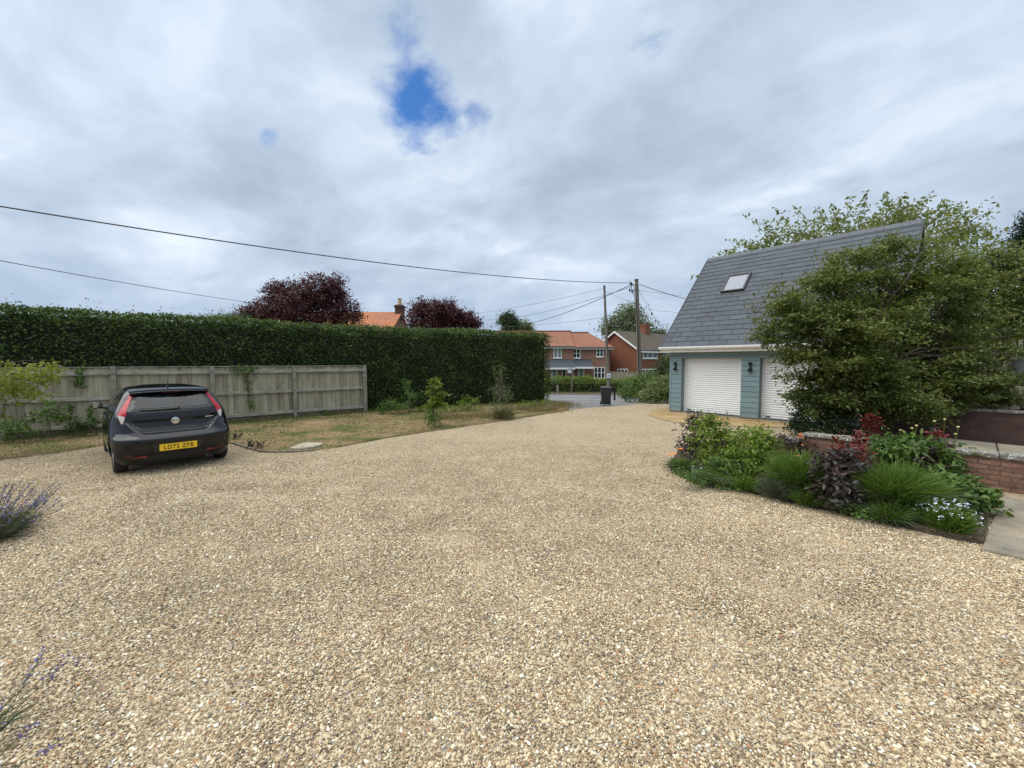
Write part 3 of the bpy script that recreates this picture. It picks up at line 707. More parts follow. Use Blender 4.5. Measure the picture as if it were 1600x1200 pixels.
    while x < Lg + ovx:
        x1 = min(x + 0.45, Lg + ovx + 0.02)
        rd.prismx([(ridge_y - 0.16, H - 0.16), (ridge_y - 0.15, H - 0.13), (ridge_y, H + 0.022), (ridge_y + 0.15, H - 0.13), (ridge_y + 0.16, H - 0.16), (ridge_y, H)], x + 0.004, x1 - 0.004); x += 0.45
    rd.build('ridge_tile', M['ridge'], rf)
    # gables above the eaves: boarded left, glazed right
    gl = mk()
    gl.prismx([(0.02, we + 0.12), (dep - 0.02, we + 0.12), (ridge_y, we + 0.12 + ridge_y - 0.04)], 0.02, 0.16); gl.build('gable_wall', M['cladding'], t)
    gr = mk(); gr.prismx([(0.02, we + 0.12), (dep - 0.02, we + 0.12), (ridge_y, we + 0.12 + ridge_y - 0.04)], Lg - 0.16, Lg - 0.02); gr.build('gable_wall', M['white'], t)
    gg = mk(); gg.prismx([(0.9, we + 0.3), (dep - 0.9, we + 0.3), (ridge_y, we + 0.3 + ridge_y - 0.9)], Lg - 0.018, Lg + 0.0); gg.build('gable_window', M['glass'], t)
    for x0, x1, mm in ((-ovx - 0.045, -ovx - 0.021, 'ridge'), (Lg + ovx + 0.021, Lg + ovx + 0.045, 'black_plastic')):
        v = mk(); v.prismx([(-ov - 0.02, z0 - ov + 0.02), (ridge_y, H - 0.13), (ridge_y, H + 0.012), (-ov - 0.02, z0 - ov + 0.15)], x0, x1)
        v.prismx([(ridge_y + .001, H + 0.012), (ridge_y + .001, H - 0.13), (dep + ov + 0.02, z0 - ov + 0.02), (dep + ov + 0.02, z0 - ov + 0.15)], x0, x1); v.build('verge_board', M[mm], rf)
    ws = mk(); ws.prismx([(0.1, we - .06), (ridge_y, we + ridge_y - 0.17), (ridge_y, we + ridge_y - 0.03), (0.1, we + 0.08)], Lg + ovx - 0.06, Lg + ovx - 0.03); ws.build('bargeboard', M['white'], rf)
    # soffit, fascia, gutter
    ez = z0 - ov + 0.02
    fa = mk(); fa.box(-ovx, Lg + ovx, -ov - 0.024, -ov - 0.004, ez - 0.13, ez + 0.07); fa.box(-ovx, Lg + ovx, -ov - 0.003, 0.0 - 0.013, ez - 0.13, ez - 0.118)
    fa.box(-ovx - 0.02, -ovx - .001, -ov - 0.024, 0.2, ez - 0.132, ez + 0.06); fa.build('fascia', M['cream'], t)
    gu = mk(); n = 9; pr = []
    for i in range(n): a = math.pi * i / (n - 1); pr.append((-ov - 0.083 - 0.058 * math.cos(a), ez + 0.07 - 0.058 * math.sin(a)))
    pr += [(p[0] * 0.94 + (-ov - 0.083) * 0.06, p[1] + 0.005) for p in pr[::-1]]
    gu.prismx([(-ov - 0.14, ez + 0.075), (-ov - 0.14, ez + 0.03), (-ov - 0.115, ez - 0.015), (-ov - 0.08, ez - 0.032), (-ov - 0.026, ez - 0.02), (-ov - 0.026, ez + 0.06), (-ov - 0.126, ez + 0.062)], -ovx - 0.05, Lg + ovx + 0.02)
    gu.build('gutter', M['white'], t)
    # skylight on the front slope: find where the photograph's pixel meets the slope
    n_ = (-ey * q + Vector((0, 0, q))); P0 = C + ey * (-ov) + Vector((0, 0, z0 - ov + 0.12))
    def hit(px, py):
        r = ray(px, py); o = Vector((0, 0, CH)); tt = (P0 - o).dot(n_) / r.dot(n_); return o + r * tt
    c = hit(1150.5, 443)
    up = ey * q + Vector((0, 0, q))
    sk = MB(c, ex, up, n_)
    w, h = 0.36, 0.46
    fr = MB(c, ex, up, n_)
    for a in ((-w - .07, -w, -h - .07, h + .07), (w, w + .07, -h - .07, h + .07)): fr.box(a[0], a[1], a[2], a[3], -0.02, 0.095)
    for a in ((-w + .001, w - .001, -h - .07, -h), (-w + .001, w - .001, h, h + .07)): fr.box(a[0], a[1], a[2], a[3], -0.02, 0.09)
    fr.box(-w - .16, w + .16, -h - .2, -h - .072, 0.006, 0.03)
    so = fr.build('skylight', M['black_metal'], t, bevel=0.006)
    sk.box(-w, w, -h, h, 0.03, 0.055); sk.build('pane', M['roofglass'], so)
    # lamps: an up and down spotlight pair on each pier
    for lx in (0.22, 2.84, 5.7):
        b = mk(); b.box(lx - 0.035, lx + 0.035, -0.02, -0.001, 1.70, 1.84); bo = b.build('wall_lamp', M['black_metal'], t)
        c1 = mk(); c1.tube([(lx, -0.075, 1.845), (lx, -0.075, 1.93)], [0.052, 0.052], 14); c1.tube([(lx, -0.02, 1.80), (lx, -0.075, 1.845)], 0.014, 6); c1.build('lamp_head', M['black_metal'], bo)
        c2 = mk(); c2.tube([(lx, -0.075, 1.615), (lx, -0.075, 1.715)], [0.062, 0.062], 14); c2.tube([(lx, -0.02, 1.74), (lx, -0.075, 1.715)], 0.014, 6); c2.build('lamp_head', M['black_metal'], bo)
    return C, ex, ey, Lg
GC, GEX, GEY, GL = garage()
def in_garage(P):
    d = P - np.array(GC); u = d @ np.array(GEX); v = d @ np.array(GEY)
    lim = -0.42 + np.maximum(0, P[:, 2] - 2.2)
    return (u > -0.3) & (u < GL + 0.35) & (v > lim) & (P[:, 2] < 7)

# ------------------------------------------------------------------ houses
def window(root, o, ex, out, w, h, cols, rows, glass='glass', fmat='white', bars=0.06, sill=True):
    """window on a wall: o is the lower left corner, ex along the wall, out the outward normal"""
    f = MB(o, ex, -Vector(out))
    d0, d1 = -0.06, 0.02
    f.box(0, bars, d0, d1, 0, h); f.box(w - bars, w, d0, d1, 0, h); f.box(bars, w - bars, d0, d1, 0, bars); f.box(bars, w - bars, d0, d1, h - bars, h)
    for i in range(1, cols): x = w * i / cols; f.box(x - bars * .6, x + bars * .6, d0 + .004, d1, bars, h - bars)
    for z in rows: f.box(bars, w - bars, d0 + .012, d1, h * z - bars * .32, h * z + bars * .32)
    if sill: f.box(-0.06, w + 0.06, -0.12, d1, -0.07, -0.001)
    fo = f.build('window', M[fmat], root)
    p = MB(o, ex, -Vector(out)); p.box(bars * .5, w - bars * .5, -0.02, 0.015, bars * .5, h - bars * .5); p.build('pane', M[glass], fo)
def house_one():
    D = 46.5; zb = gz(0, D)
    A = AT(953, 600, D); ex = Vector((-1, 0.035, 0)).normalized(); ey = Vector((0.035, 1, 0)).normalized(); out = -ey   # x runs from the right-hand corner to the left
    t = thing('brick_house', 'pair of new red brick houses with orange tiled roof and slate porches', 'house', (A.x, A.y, zb))
    px = lambda x: (953 - x) * D / F                     # pixel to metres along the facade
    zz = lambda y: CH + (565 - y) / F * D                # pixel to height
    O = Vector((A.x, A.y, 0))
    mk = lambda: MB(O, ex, ey)
    wB, wA = px(896), px(770); ze = zz(542.5); zA = zz(541)
    m = mk(); m.box(0, wB, 0, 8, zb - 0.5, ze); m.build('wall', M['brick_house'], t, uv=True)
    m = mk(); m.box(wB + .002, wA, -0.25, 8, zb - 0.5, zA); m.build('wall', M['brick_house'], t, uv=True)
    # roofs: hipped right-hand end on the near one
    rB = zz(516.3); rA = zz(514.0)
    m = mk(); e = 0.35
    hipx = px(927)
    m.add([(-e, -e, ze), (wB, -e, ze), (wB, 4, rB), (hipx, 4, rB), (-e, 8 + e, ze), (wB, 8 + e, ze), (-e, -e, ze - .1), (wB, -e, ze - .1), (-e, 8 + e, ze - .1), (wB, 8 + e, ze - .1)],
          [(0, 3, 2, 1), (0, 4, 3), (4, 5, 2, 3), (0, 1, 7, 6), (4, 0, 6, 8), (1, 2, 5, 9, 7)])
    r1 = m.build('roof', M['tile_red'], t, uv=True)
    m = mk()
    m.add([(wB - .01, -e - .25, zA), (wA, -e - .25, zA), (wA, 4, rA), (wB - .01, 4, rA), (wB - .01, 8 + e, zA), (wA, 8 + e, zA), (wB - .01, -e - .25, zA - .1), (wA, -e - .25, zA - .1)],
          [(0, 3, 2, 1), (3, 4, 5, 2), (0, 1, 7, 6), (0, 6, 4, 3), (1, 2, 5, 7)])
    r2 = m.build('roof', M['tile_red'], t, uv=True)
    m = mk(); m.tube([(hipx, 4, rB + .03), (wB, 4, rB + .03)], 0.09, 6); m.build('ridge_tile', M['tile_red'], r1)
    m = mk(); m.tube([(wB - .1, 4, rA + .03), (wA, 4, rA + .03)], 0.09, 6); m.build('ridge_tile', M['tile_red'], r2)
    m = mk(); m.box(-e, wB, -e - .03, -e, ze - .26, ze - 0.1); m.box(-e, wB, -e, 0, ze - .26, ze - .22); m.build('fascia', M['white'], t)
    m = mk(); m.box(wB + .001, wA, -e - .28, -e - .25, zA - .26, zA - 0.1); m.box(wB + .001, wA, -e - .25, -.25, zA - .26, zA - .22); m.build('fascia', M['white'], t)
    m = mk(); m.tube([(-e - .05, -e - .08, ze - .08), (wB, -e - .08, ze - .08)], 0.06, 6); m.build('gutter', M['black_plastic'], t)
    m = mk(); m.tube([(wB, -e - .33, zA - .08), (wA, -e - .33, zA - .08)], 0.06, 6); m.build('gutter', M['black_plastic'], t)
    m = mk(); m.tube([(0.12, -.07, ze - .3), (0.12, -.07, zb)], 0.045, 6); m.build('downpipe', M['black_plastic'], t)
    def win(x1, x0, y0, y1, cols, rows, yo, glass='glass'):   # pixel rectangle
        w = (x1 - x0) * D / F; o = O + ex * px(x1) + ey * yo; o.z = zz(y1)
        window(t, o, ex, out, w, zz(y0) - zz(y1), cols, rows, glass, bars=0.085)
    win(906.5, 894.5, 544.3, 559.7, 2, (.5,), 0.0 if 894.5 > 896 else -0.0)
    win(942.3, 931.3, 543.2, 557.7, 2, (.5,), 0.0, 'glass')
    win(945, 928, 573.6, 591.3, 3, (.5,), 0.0)
    win(877.3, 864.4, 544, 559.5, 2, (), -0.25, 'glass_blind')
    win(884.2, 877.8, 576.5, 590.6, 1, (), -0.25)
    win(896.4, 894.4, 576.5, 590.6, 1, (), -0.25)
    for x1, x0, yo in ((913, 903.2, 0.0), (871, 861.5, -0.25)):
        w = (x1 - x0) * D / F; o_ = O + ex * px(x1) + ey * yo; h = 2.15
        m = MB((o_.x, o_.y, zb + 0.1), ex, ey); m.box(0, .09, -.05, 0.02, 0, h); m.box(w - .09, w, -.05, .02, 0, h); m.box(.09, w - .09, -.05, .02, h - .09, h)
        fr = m.build('door', M['white'], t)
        m = MB((o_.x, o_.y, zb + 0.1), ex, ey); m.box(.09, w - .09, -.025, .02, 0, h - .09); m.build('door_leaf', M['dial'], fr)
        for z in (0.75, 1.15, 1.55):
            m = MB((o_.x, o_.y, zb + 0.1), ex, ey); m.box(w * .44, w * .62, -.035, -.02, z, z + .22); m.build('door_glass', M['glass'], fr)
    # lean-to porches
    for x1, x0, xt1, xt0, yt, yb, yo in ((925.5, 893.5, 920.5, 894.5, 560.6, 573.0, 0.0), (896.6, 851, 894.2, 853, 561.0, 574.2, -0.25)):
        a0, a1, b0, b1 = px(x1), px(x0), px(xt1), px(xt0); dp = 1.1
        m = mk(); z1, z0 = zz(yt), zz(yb)
        m.add([(a0, yo - dp, z0), (a1, yo - dp, z0), (b1, yo, z1), (b0, yo, z1), (a0, yo - dp, z0 - .08), (a1, yo - dp, z0 - .08), (b1, yo, z0 - .08), (b0, yo, z0 - .08)],
              [(0, 3, 2, 1), (0, 1, 5, 4), (0, 4, 7, 3), (1, 2, 6, 5), (4, 5, 6, 7)])
        po = m.build('porch_roof', M['slate'], t)
        m = mk(); m.box(a0, a1, yo - dp - .03, yo - dp - .001, z0 - .2, z0 - 0.0); m.build('porch_fascia', M['white'], po)
        for xb in (a0 + .25, a1 - .25):
            m = mk(); m.tube([(xb, yo - .02, z0 - 1.0), (xb, yo - .75, z0 - .12)], .045, 4); m.build('porch_bracket', M['black_metal'], po)
house_one()
def house_two():
    D = 47.0; zb = gz(0, D)
    zz = lambda y, d=D: CH + (565 - y) / F * d
    K = AT(997.5, 600, D)                                # near corner between gable and facade
    O = Vector((K.x, K.y, 0)); gx = Vector((-0.80, 0.60, 0)).normalized(); fx = Vector((0.86, 0.51, 0)).normalized()
    fx = Vector((0.60, 0.80, 0)).cross(Vector((0, 0, 1))); fx = Vector((0.96, 0.28, 0)).normalized(); gx = Vector((-0.28, 0.96, 0)).normalized()
    # gable runs back-left from the corner
    gx = Vector((-0.62, 0.785, 0)).normalized(); fx = Vector((0.785, 0.62, 0)).normalized()
    t = thing('brick_house', 'orange brick house with brown tiled roof and white gable boards', 'house', (K.x, K.y, zb))
    gw, L = 6.6, 13.0; ze = zz(546); zr = ze + gw / 2 * 0.66
    m = MB(O, fx, gx); m.box(0, L, 0, gw, zb - .5, ze); m.prismx([(0.02, ze + .001), (gw / 2, zr - .12), (gw - .02, ze + .001)], 0.01, 0.35); m.build('wall', M['brick_orange'], t, uv=True)
    e = 0.3
    m = MB(O, fx, gx); m.prismx([(-e, ze - e * .66), (gw / 2, zr), (gw + e, ze - e * .66), (gw + e, ze - e * .66 + .14), (gw / 2, zr + .16), (-e, ze - e * .66 + .14)], -.25, L + .2)
    rf = m.build('roof', M['tile_brown'], t, uv=True)
    m = MB(O, fx, gx); m.prismx([(-e, ze - e * .66 - .12), (gw / 2, zr - .12), (gw / 2, zr + .1), (-e, ze - e * .66 + .1)], -.29, -.251); m.prismx([(gw / 2 + .001, zr + .1), (gw / 2 + .001, zr - .12), (gw + e, ze - e * .66 - .12), (gw + e, ze - e * .66 + .1)], -.29, -.251)
    m.build('bargeboard', M['white'], rf)
    m = MB(O, fx, gx); m.box(-.2, L, -e - .05, -e - .01, ze - .35, ze - .2); m.build('gutter', M['white'], t)
    m = MB(O, fx, gx); m.box(5.6, 6.5, gw / 2 - .4, gw / 2 + .4, zr - .3, zr + 1.25); m.box(5.55, 6.55, gw / 2 - .45, gw / 2 + .45, zr + 1.0, zr + 1.12)
    m.build('chimney', M['brick_orange'], t, uv=True)
    def fpix(px):                                        # distance along the facade seen at a pixel column
        r = ray(px, 560); a, b = r.x, r.y
        return (O.x * b - O.y * a) / (fx.y * a - fx.x * b)
    out = -gx
    def win(x0, x1, z0, z1, cols, rows):
        a, b = fpix(x0), fpix(x1); o = O + fx * a; o.z = z0
        window(t, o, fx, out, b - a, z1 - z0, cols, rows, bars=.11)
    win(1004, 1026.5, zz(560), zz(547.2), 3, (.72,)); win(1036, 1047, zz(559), zz(548), 3, ())
    win(1002, 1026, zz(584), zz(576.5), 4, ())
    def gpix(px):
        r = ray(px, 560); a, b = r.x, r.y
        return (O.x * b - O.y * a) / (gx.y * a - gx.x * b)
    a, b = gpix(982), gpix(965); o = O + gx * b; o.z = zz(584)
    window(t, o, -gx, -fx, b - a, zz(576.5) - zz(584), 3, (), bars=.12)
house_two()
def house_three():
    D = 33.0; zb = gz(0, D)
    zz = lambda y: CH + (565 - y) / F * D
    xx = lambda x: (x - 800) * D / F
    t = thing('brick_house', 'cottage with orange pantile roof and brick chimney behind copper trees', 'house', (xx(520), D + 3, zb))
    x0, x1 = xx(414), xx(612); ze, zr = zz(513), zz(482.5)
    m = MB(); m.box(x0 + .2, x1 + .1, D, D + 5.4, zb - .4, ze); m.prismx([(D + .05, ze + .001), (D + 2.7, zr - .15), (D + 5.35, ze + .001)], x1 - .2, x1 + .1); m.prismx([(D + .05, ze + .001), (D + 2.7, zr - .15), (D + 5.35, ze + .001)], x0 + .2, x0 + .4); m.build('wall', M['brick_wall'], t, uv=True)
    m = MB(); m.prismx([(D - .35, ze - .25), (D + 2.7, zr - .1), (D + 5.75, ze - .25), (D + 5.75, ze - .12), (D + 2.7, zr + .03), (D - .35, ze - .12)], x0, x1 + .2); rf = m.build('roof', M['tile_old'], t, uv=True)
    for cx, ch, topy in ((612, 0.86, 459.5), (421, 0.86, 446)):
        c = MB(); X = xx(cx); w = 0.33; zt = zz(470.5)
        c.box(X - w, X + w, D + 2.35, D + 3.05, zr - .6, zt - .22); c.box(X - w - .07, X + w + .07, D + 2.28, D + 3.12, zt - .219, zt - .08); c.box(X - w + .02, X + w - .02, D + 2.37, D + 3.03, zt - .079, zt)
        co = c.build('chimney', M['brick_dark'] if cx > 500 else M['potcream'], t, uv=True)
        p = MB(); p.lathe([(.19, zt + .002), (.17, zt + .1), (.155, zz(topy) - .1), (.185, zz(topy) - .08), (.185, zz(topy)), (.12, zz(topy))], 14, c=(X, D + 2.7, 0)); p.build('chimney_pot', M['potcream'], co, smooth=False)
house_three()

# ------------------------------------------------------------------ fence
RNG = np.random.default_rng(11)
FA, FB = G(0, 690), G(571, 645); FA.z = FB.z = 0
FD = (FB - FA).normalized(); FN = Vector((FD.y, -FD.x, 0))          # towards the camera
def fpos(px):                                                       # metres along the fence line seen at a pixel column
    r = ray(px, 620); return (FA.x * r.y - FA.y * r.x) / (FD.y * r.x - FD.x * r.y)
def fence():
    t = thing('panel_fence', 'weathered grey board fence with pale posts and rails before the hedge', 'fence', tuple(FA))
    posts = [fpos(p) for p in (-170, 0, 180, 333, 460, 570)]
    rr = random.Random(4)
    H = 1.80
    for i, s in enumerate(posts):
        hh = H + 0.0 + rr.uniform(-.01, .03)
        lean = rr.uniform(-.01, .015)
        m = MB(FA + FD * s, FD, -FN)
        w = 0.052 if i < 5 else 0.06
        m.add([(-w, -.11, -.3), (w, -.11, -.3), (w, -.005, -.3), (-w, -.005, -.3), (-w - lean, -.11, hh), (w - lean, -.11, hh), (w - lean, -.005, hh), (-w - lean, -.005, hh)],
              [(3, 2, 1, 0), (4, 5, 6, 7), (0, 1, 5, 4), (1, 2, 6, 5), (2, 3, 7, 6), (3, 0, 4, 7)], 0.2 + .5 * rr.random())
        p = m.build('post', M['rail_wood'], t, bevel=.006)
        for z in (0.32, 0.98, 1.62):
            m = MB(FA + FD * s, FD, -FN); m.lathe([(.014, -.118), (.014, -.109)], 8, 'y', (0, 0, z)); m.build('bolt', M['black_metal'], p)
    for i in range(len(posts) - 1):
        a, b = posts[i] + .056, posts[i + 1] - .056
        m = MB(FA, FD, -FN); x = a - .05
        while x < b + .04:
            w = rr.uniform(.115, .145); x1 = min(x + w, b + .05)
            y = rr.uniform(.0, .012); z1 = H - .03 + rr.uniform(-.012, .008)
            m.add([(x, y, .16), (x1, y + .010, .16), (x1, y + .022, .16), (x, y + .014, .16), (x, y, z1), (x1, y + .010, z1), (x1, y + .022, z1), (x, y + .014, z1)],
                  [(3, 2, 1, 0), (4, 5, 6, 7), (0, 1, 5, 4), (1, 2, 6, 5), (2, 3, 7, 6), (3, 0, 4, 7)], rr.random())
            x = x1 + rr.uniform(-.004, .004)
        pn = m.build('board_panel', M['fence_wood'], t)
        for z, hgt in ((.20, .07), (.92, .07), (1.58, .075)):
            s1, s2 = rr.uniform(-.012, .012), rr.uniform(-.012, .012)
            m = MB(FA, FD, -FN)
            m.add([(a + .001, -.06, z + s1), (b - .001, -.06, z + s2), (b - .001, -.001, z + s2), (a + .001, -.001, z + s1), (a + .001, -.045, z + hgt + s1), (b - .001, -.045, z + hgt + s2), (b - .001, -.001, z + hgt + .02 + s2), (a + .001, -.001, z + hgt + .02 + s1)],
                  [(3, 2, 1, 0), (4, 5, 6, 7), (0, 1, 5, 4), (1, 2, 6, 5), (2, 3, 7, 6), (3, 0, 4, 7)])
            m.build('rail', M['rail_wood'], t)
        m = MB(FA, FD, -FN); m.box(a - .05, b + .05, -.012, .012, -.1, .158); m.build('gravel_board', M['kick_wood'], t)
        m = MB(FA, FD, -FN); m.box(a - .05, b + .05, -.02, .04, H - .018, H + .012); m.build('capping', M['rail_wood'], t)
fence()

# ------------------------------------------------------------------ foliage builders
def unit(v): return v / np.maximum(np.linalg.norm(v, axis=1, keepdims=True), 1e-9)
def leaves(P, L, aspect=0.5, nbias=None, bias=0.8, up=0.5, axis=None, axisb=0.0, fold=0.25, rng=RNG, six=False, droop=0.0):
    """leaf shaped faces at points P: returns vertices, quads and a per face random"""
    n = len(P); L = np.broadcast_to(L, (n,)) * rng.uniform(0.65, 1.25, n)
    nb = rng.normal(size=(n, 3)); nb[:, 2] += up * 2
    if nbias is not None: nb = nb + nbias * bias * 2
    N_ = unit(nb)
    a = rng.normal(size=(n, 3)); a[:, 2] -= droop * 2
    if axis is not None: a = a + axis * axisb * 2
    a = unit(a - N_ * np.sum(a * N_, 1, keepdims=True)); b = np.cross(N_, a)
    L1 = L[:, None]; W = L1 * aspect * 0.5
    if not six:
        V = np.stack([P, P + a * L1 * .45 + b * W + N_ * fold * W, P + a * L1, P + a * L1 * .45 - b * W + N_ * fold * W], 1).reshape(-1, 3)
        Q = np.arange(4 * n).reshape(n, 4); r = rng.random(n)
    else:
        V = np.stack([P, P + a * L1 * .3 + b * W + N_ * fold * W, P + a * L1 * .68 + b * W * .8 + N_ * (fold * W - .04 * L1), P + a * L1 - N_ * .12 * L1,
                      P + a * L1 * .68 - b * W * .8 + N_ * (fold * W - .04 * L1), P + a * L1 * .3 - b * W + N_ * fold * W], 1).reshape(-1, 3)
        i = np.arange(n)[:, None] * 6
        Q = np.concatenate([i + np.array([0, 1, 2, 3]), i + np.array([0, 3, 4, 5])]); r = np.tile(rng.random(n), 2)
    return V, Q, r
def blades(P, D, L, w, rng=RNG, bend=0.3):
    """narrow upright blades from P along D, bending over"""
    n = len(P); L = np.broadcast_to(L, (n,)) * rng.uniform(.6, 1.2, n); D = unit(D)
    s = unit(np.cross(D, rng.normal(size=(n, 3)))); out = D.copy(); out[:, 2] = 0; out = out + rng.normal(size=(n, 3)) * .3; out[:, 2] = -.5
    m_ = P + D * (L * .55)[:, None]; e = P + D * L[:, None] + out * (L * bend)[:, None]
    ww = np.broadcast_to(w, (n,))[:, None] * .5
    V = np.stack([P - s * ww * .7, P + s * ww * .7, m_ + s * ww, m_ - s * ww, e + s * ww * .15, e - s * ww * .15], 1).reshape(-1, 3)
    i = np.arange(n)[:, None] * 6
    Q = np.concatenate([i + np.array([0, 1, 2, 3]), i + np.array([3, 2, 4, 5])])
    return V, Q, np.tile(rng.random(n), 2)
def cat(parts):
    off = 0; V = []; Q = []; r = []
    for v, q, k in parts: V.append(v); Q.append(q + off); r.append(k); off += len(v)
    return np.concatenate(V), np.concatenate(Q), np.concatenate(r)
def blob_points(blobs, n, rng, inner=0.5):
    B = np.array([b[:6] for b in blobs], float); w = (B[:, 3] * B[:, 4] * B[:, 5]) ** (2 / 3)
    k = rng.choice(len(B), n, p=w / w.sum()); u = unit(rng.normal(size=(n, 3)))
    r = inner + (1 - inner) * rng.random(n) ** 0.6
    return B[k, :3] + u * r[:, None] * B[k, 3:6], u, k
def clumps(C, U, m, size, rng, flat=0.55, spray=1.0):
    """m leaf points round each clump centre, spread along its outward direction"""
    n = len(C); t = rng.uniform(-1, 1, (n, m))
    S = rng.uniform(.55, 1.35, n)[:, None, None] * size
    d = unit(U + rng.normal(size=(n, 3)) * .45)
    P = C[:, None, :] + d[:, None, :] * t[:, :, None] * S * spray + rng.normal(size=(n, m, 3)) * S * np.array([.42, .42, .42 * flat])
    return P.reshape(-1, 3), np.repeat(U, m, axis=0), np.repeat(d, m, axis=0)
def branch_tubes(mb, root, ends, r0, rng, sag=0.0, n=5):
    for e in ends:
        a = Vector(root); b = Vector(e); mid = a.lerp(b, .5) + Vector((rng.normal() * .08, rng.normal() * .08, .10)) * (b - a).length
        q = [a.lerp(mid, .5) * .5 + (a * .25 + mid * .25), mid]
        pts = [a, a.lerp(mid, .5), mid, mid.lerp(b, .5) + Vector((0, 0, .03)) * (b - a).length, b]
        mb.tube(pts, [r0, r0 * .75, r0 * .5, r0 * .32, r0 * .12], n, cap=False)
def tree(name, label, cat_, base, trunk_top, r, blobs, ncl, m, csize, lsize, lm, bark='bark', group=None, seed=1, inner=.5, nbr=26, flat=.6, spray=1.0, aspect=.5, up=.5, clip=None, six=False, droop=0.0, trunks=None, extra=None, crown='crown'):
    rng = np.random.default_rng(seed)
    t = thing(name, label, cat_, tuple(base), group=group)
    C, U, k = blob_points(blobs, ncl, rng, inner)
    keep = np.ones(len(C), bool)
    keep &= C[:, 2] > base[2] + .02
    if clip is not None: keep &= ~clip(C)
    C, U = C[keep], U[keep]
    P, UU, DD = clumps(C, U, m, csize, rng, flat, spray)
    if clip is not None: kk = ~clip(P); P, UU, DD = P[kk], UU[kk], DD[kk]
    kk = P[:, 2] > base[2] + .01; P, UU, DD = P[kk], UU[kk], DD[kk]
    parts = [leaves(P, lsize, aspect, UU, .35, up, DD, .5, rng=rng, six=six, droop=droop)]
    if extra is not None: parts.append(extra(rng))
    V, Q, rn = cat(parts)
    mb = MB()
    tt = trunks or [(base, trunk_top)]
    for a, b in tt:
        a, b = Vector(a), Vector(b); mid = a.lerp(b, .5) + Vector((rng.normal(), rng.normal(), 0)) * .05 * (b - a).length
        mb.tube([a - Vector((0, 0, .1)), a.lerp(mid, .1), mid, b], [r * 1.3, r, r * .75, r * .5], 8)
    idx = rng.choice(len(C), min(nbr, len(C)), replace=False)
    for i in idx:
        a, b = tt[rng.integers(len(tt))]
        f = rng.uniform(.45, 1.0); branch_tubes(mb, Vector(a).lerp(Vector(b), f), [C[i]], r * .42 * rng.uniform(.6, 1.1), rng)
    mb.build('trunk', M[bark], t, smooth=True)
    npmesh(crown, V, Q, rn, M[lm], t)
    return t, C, U

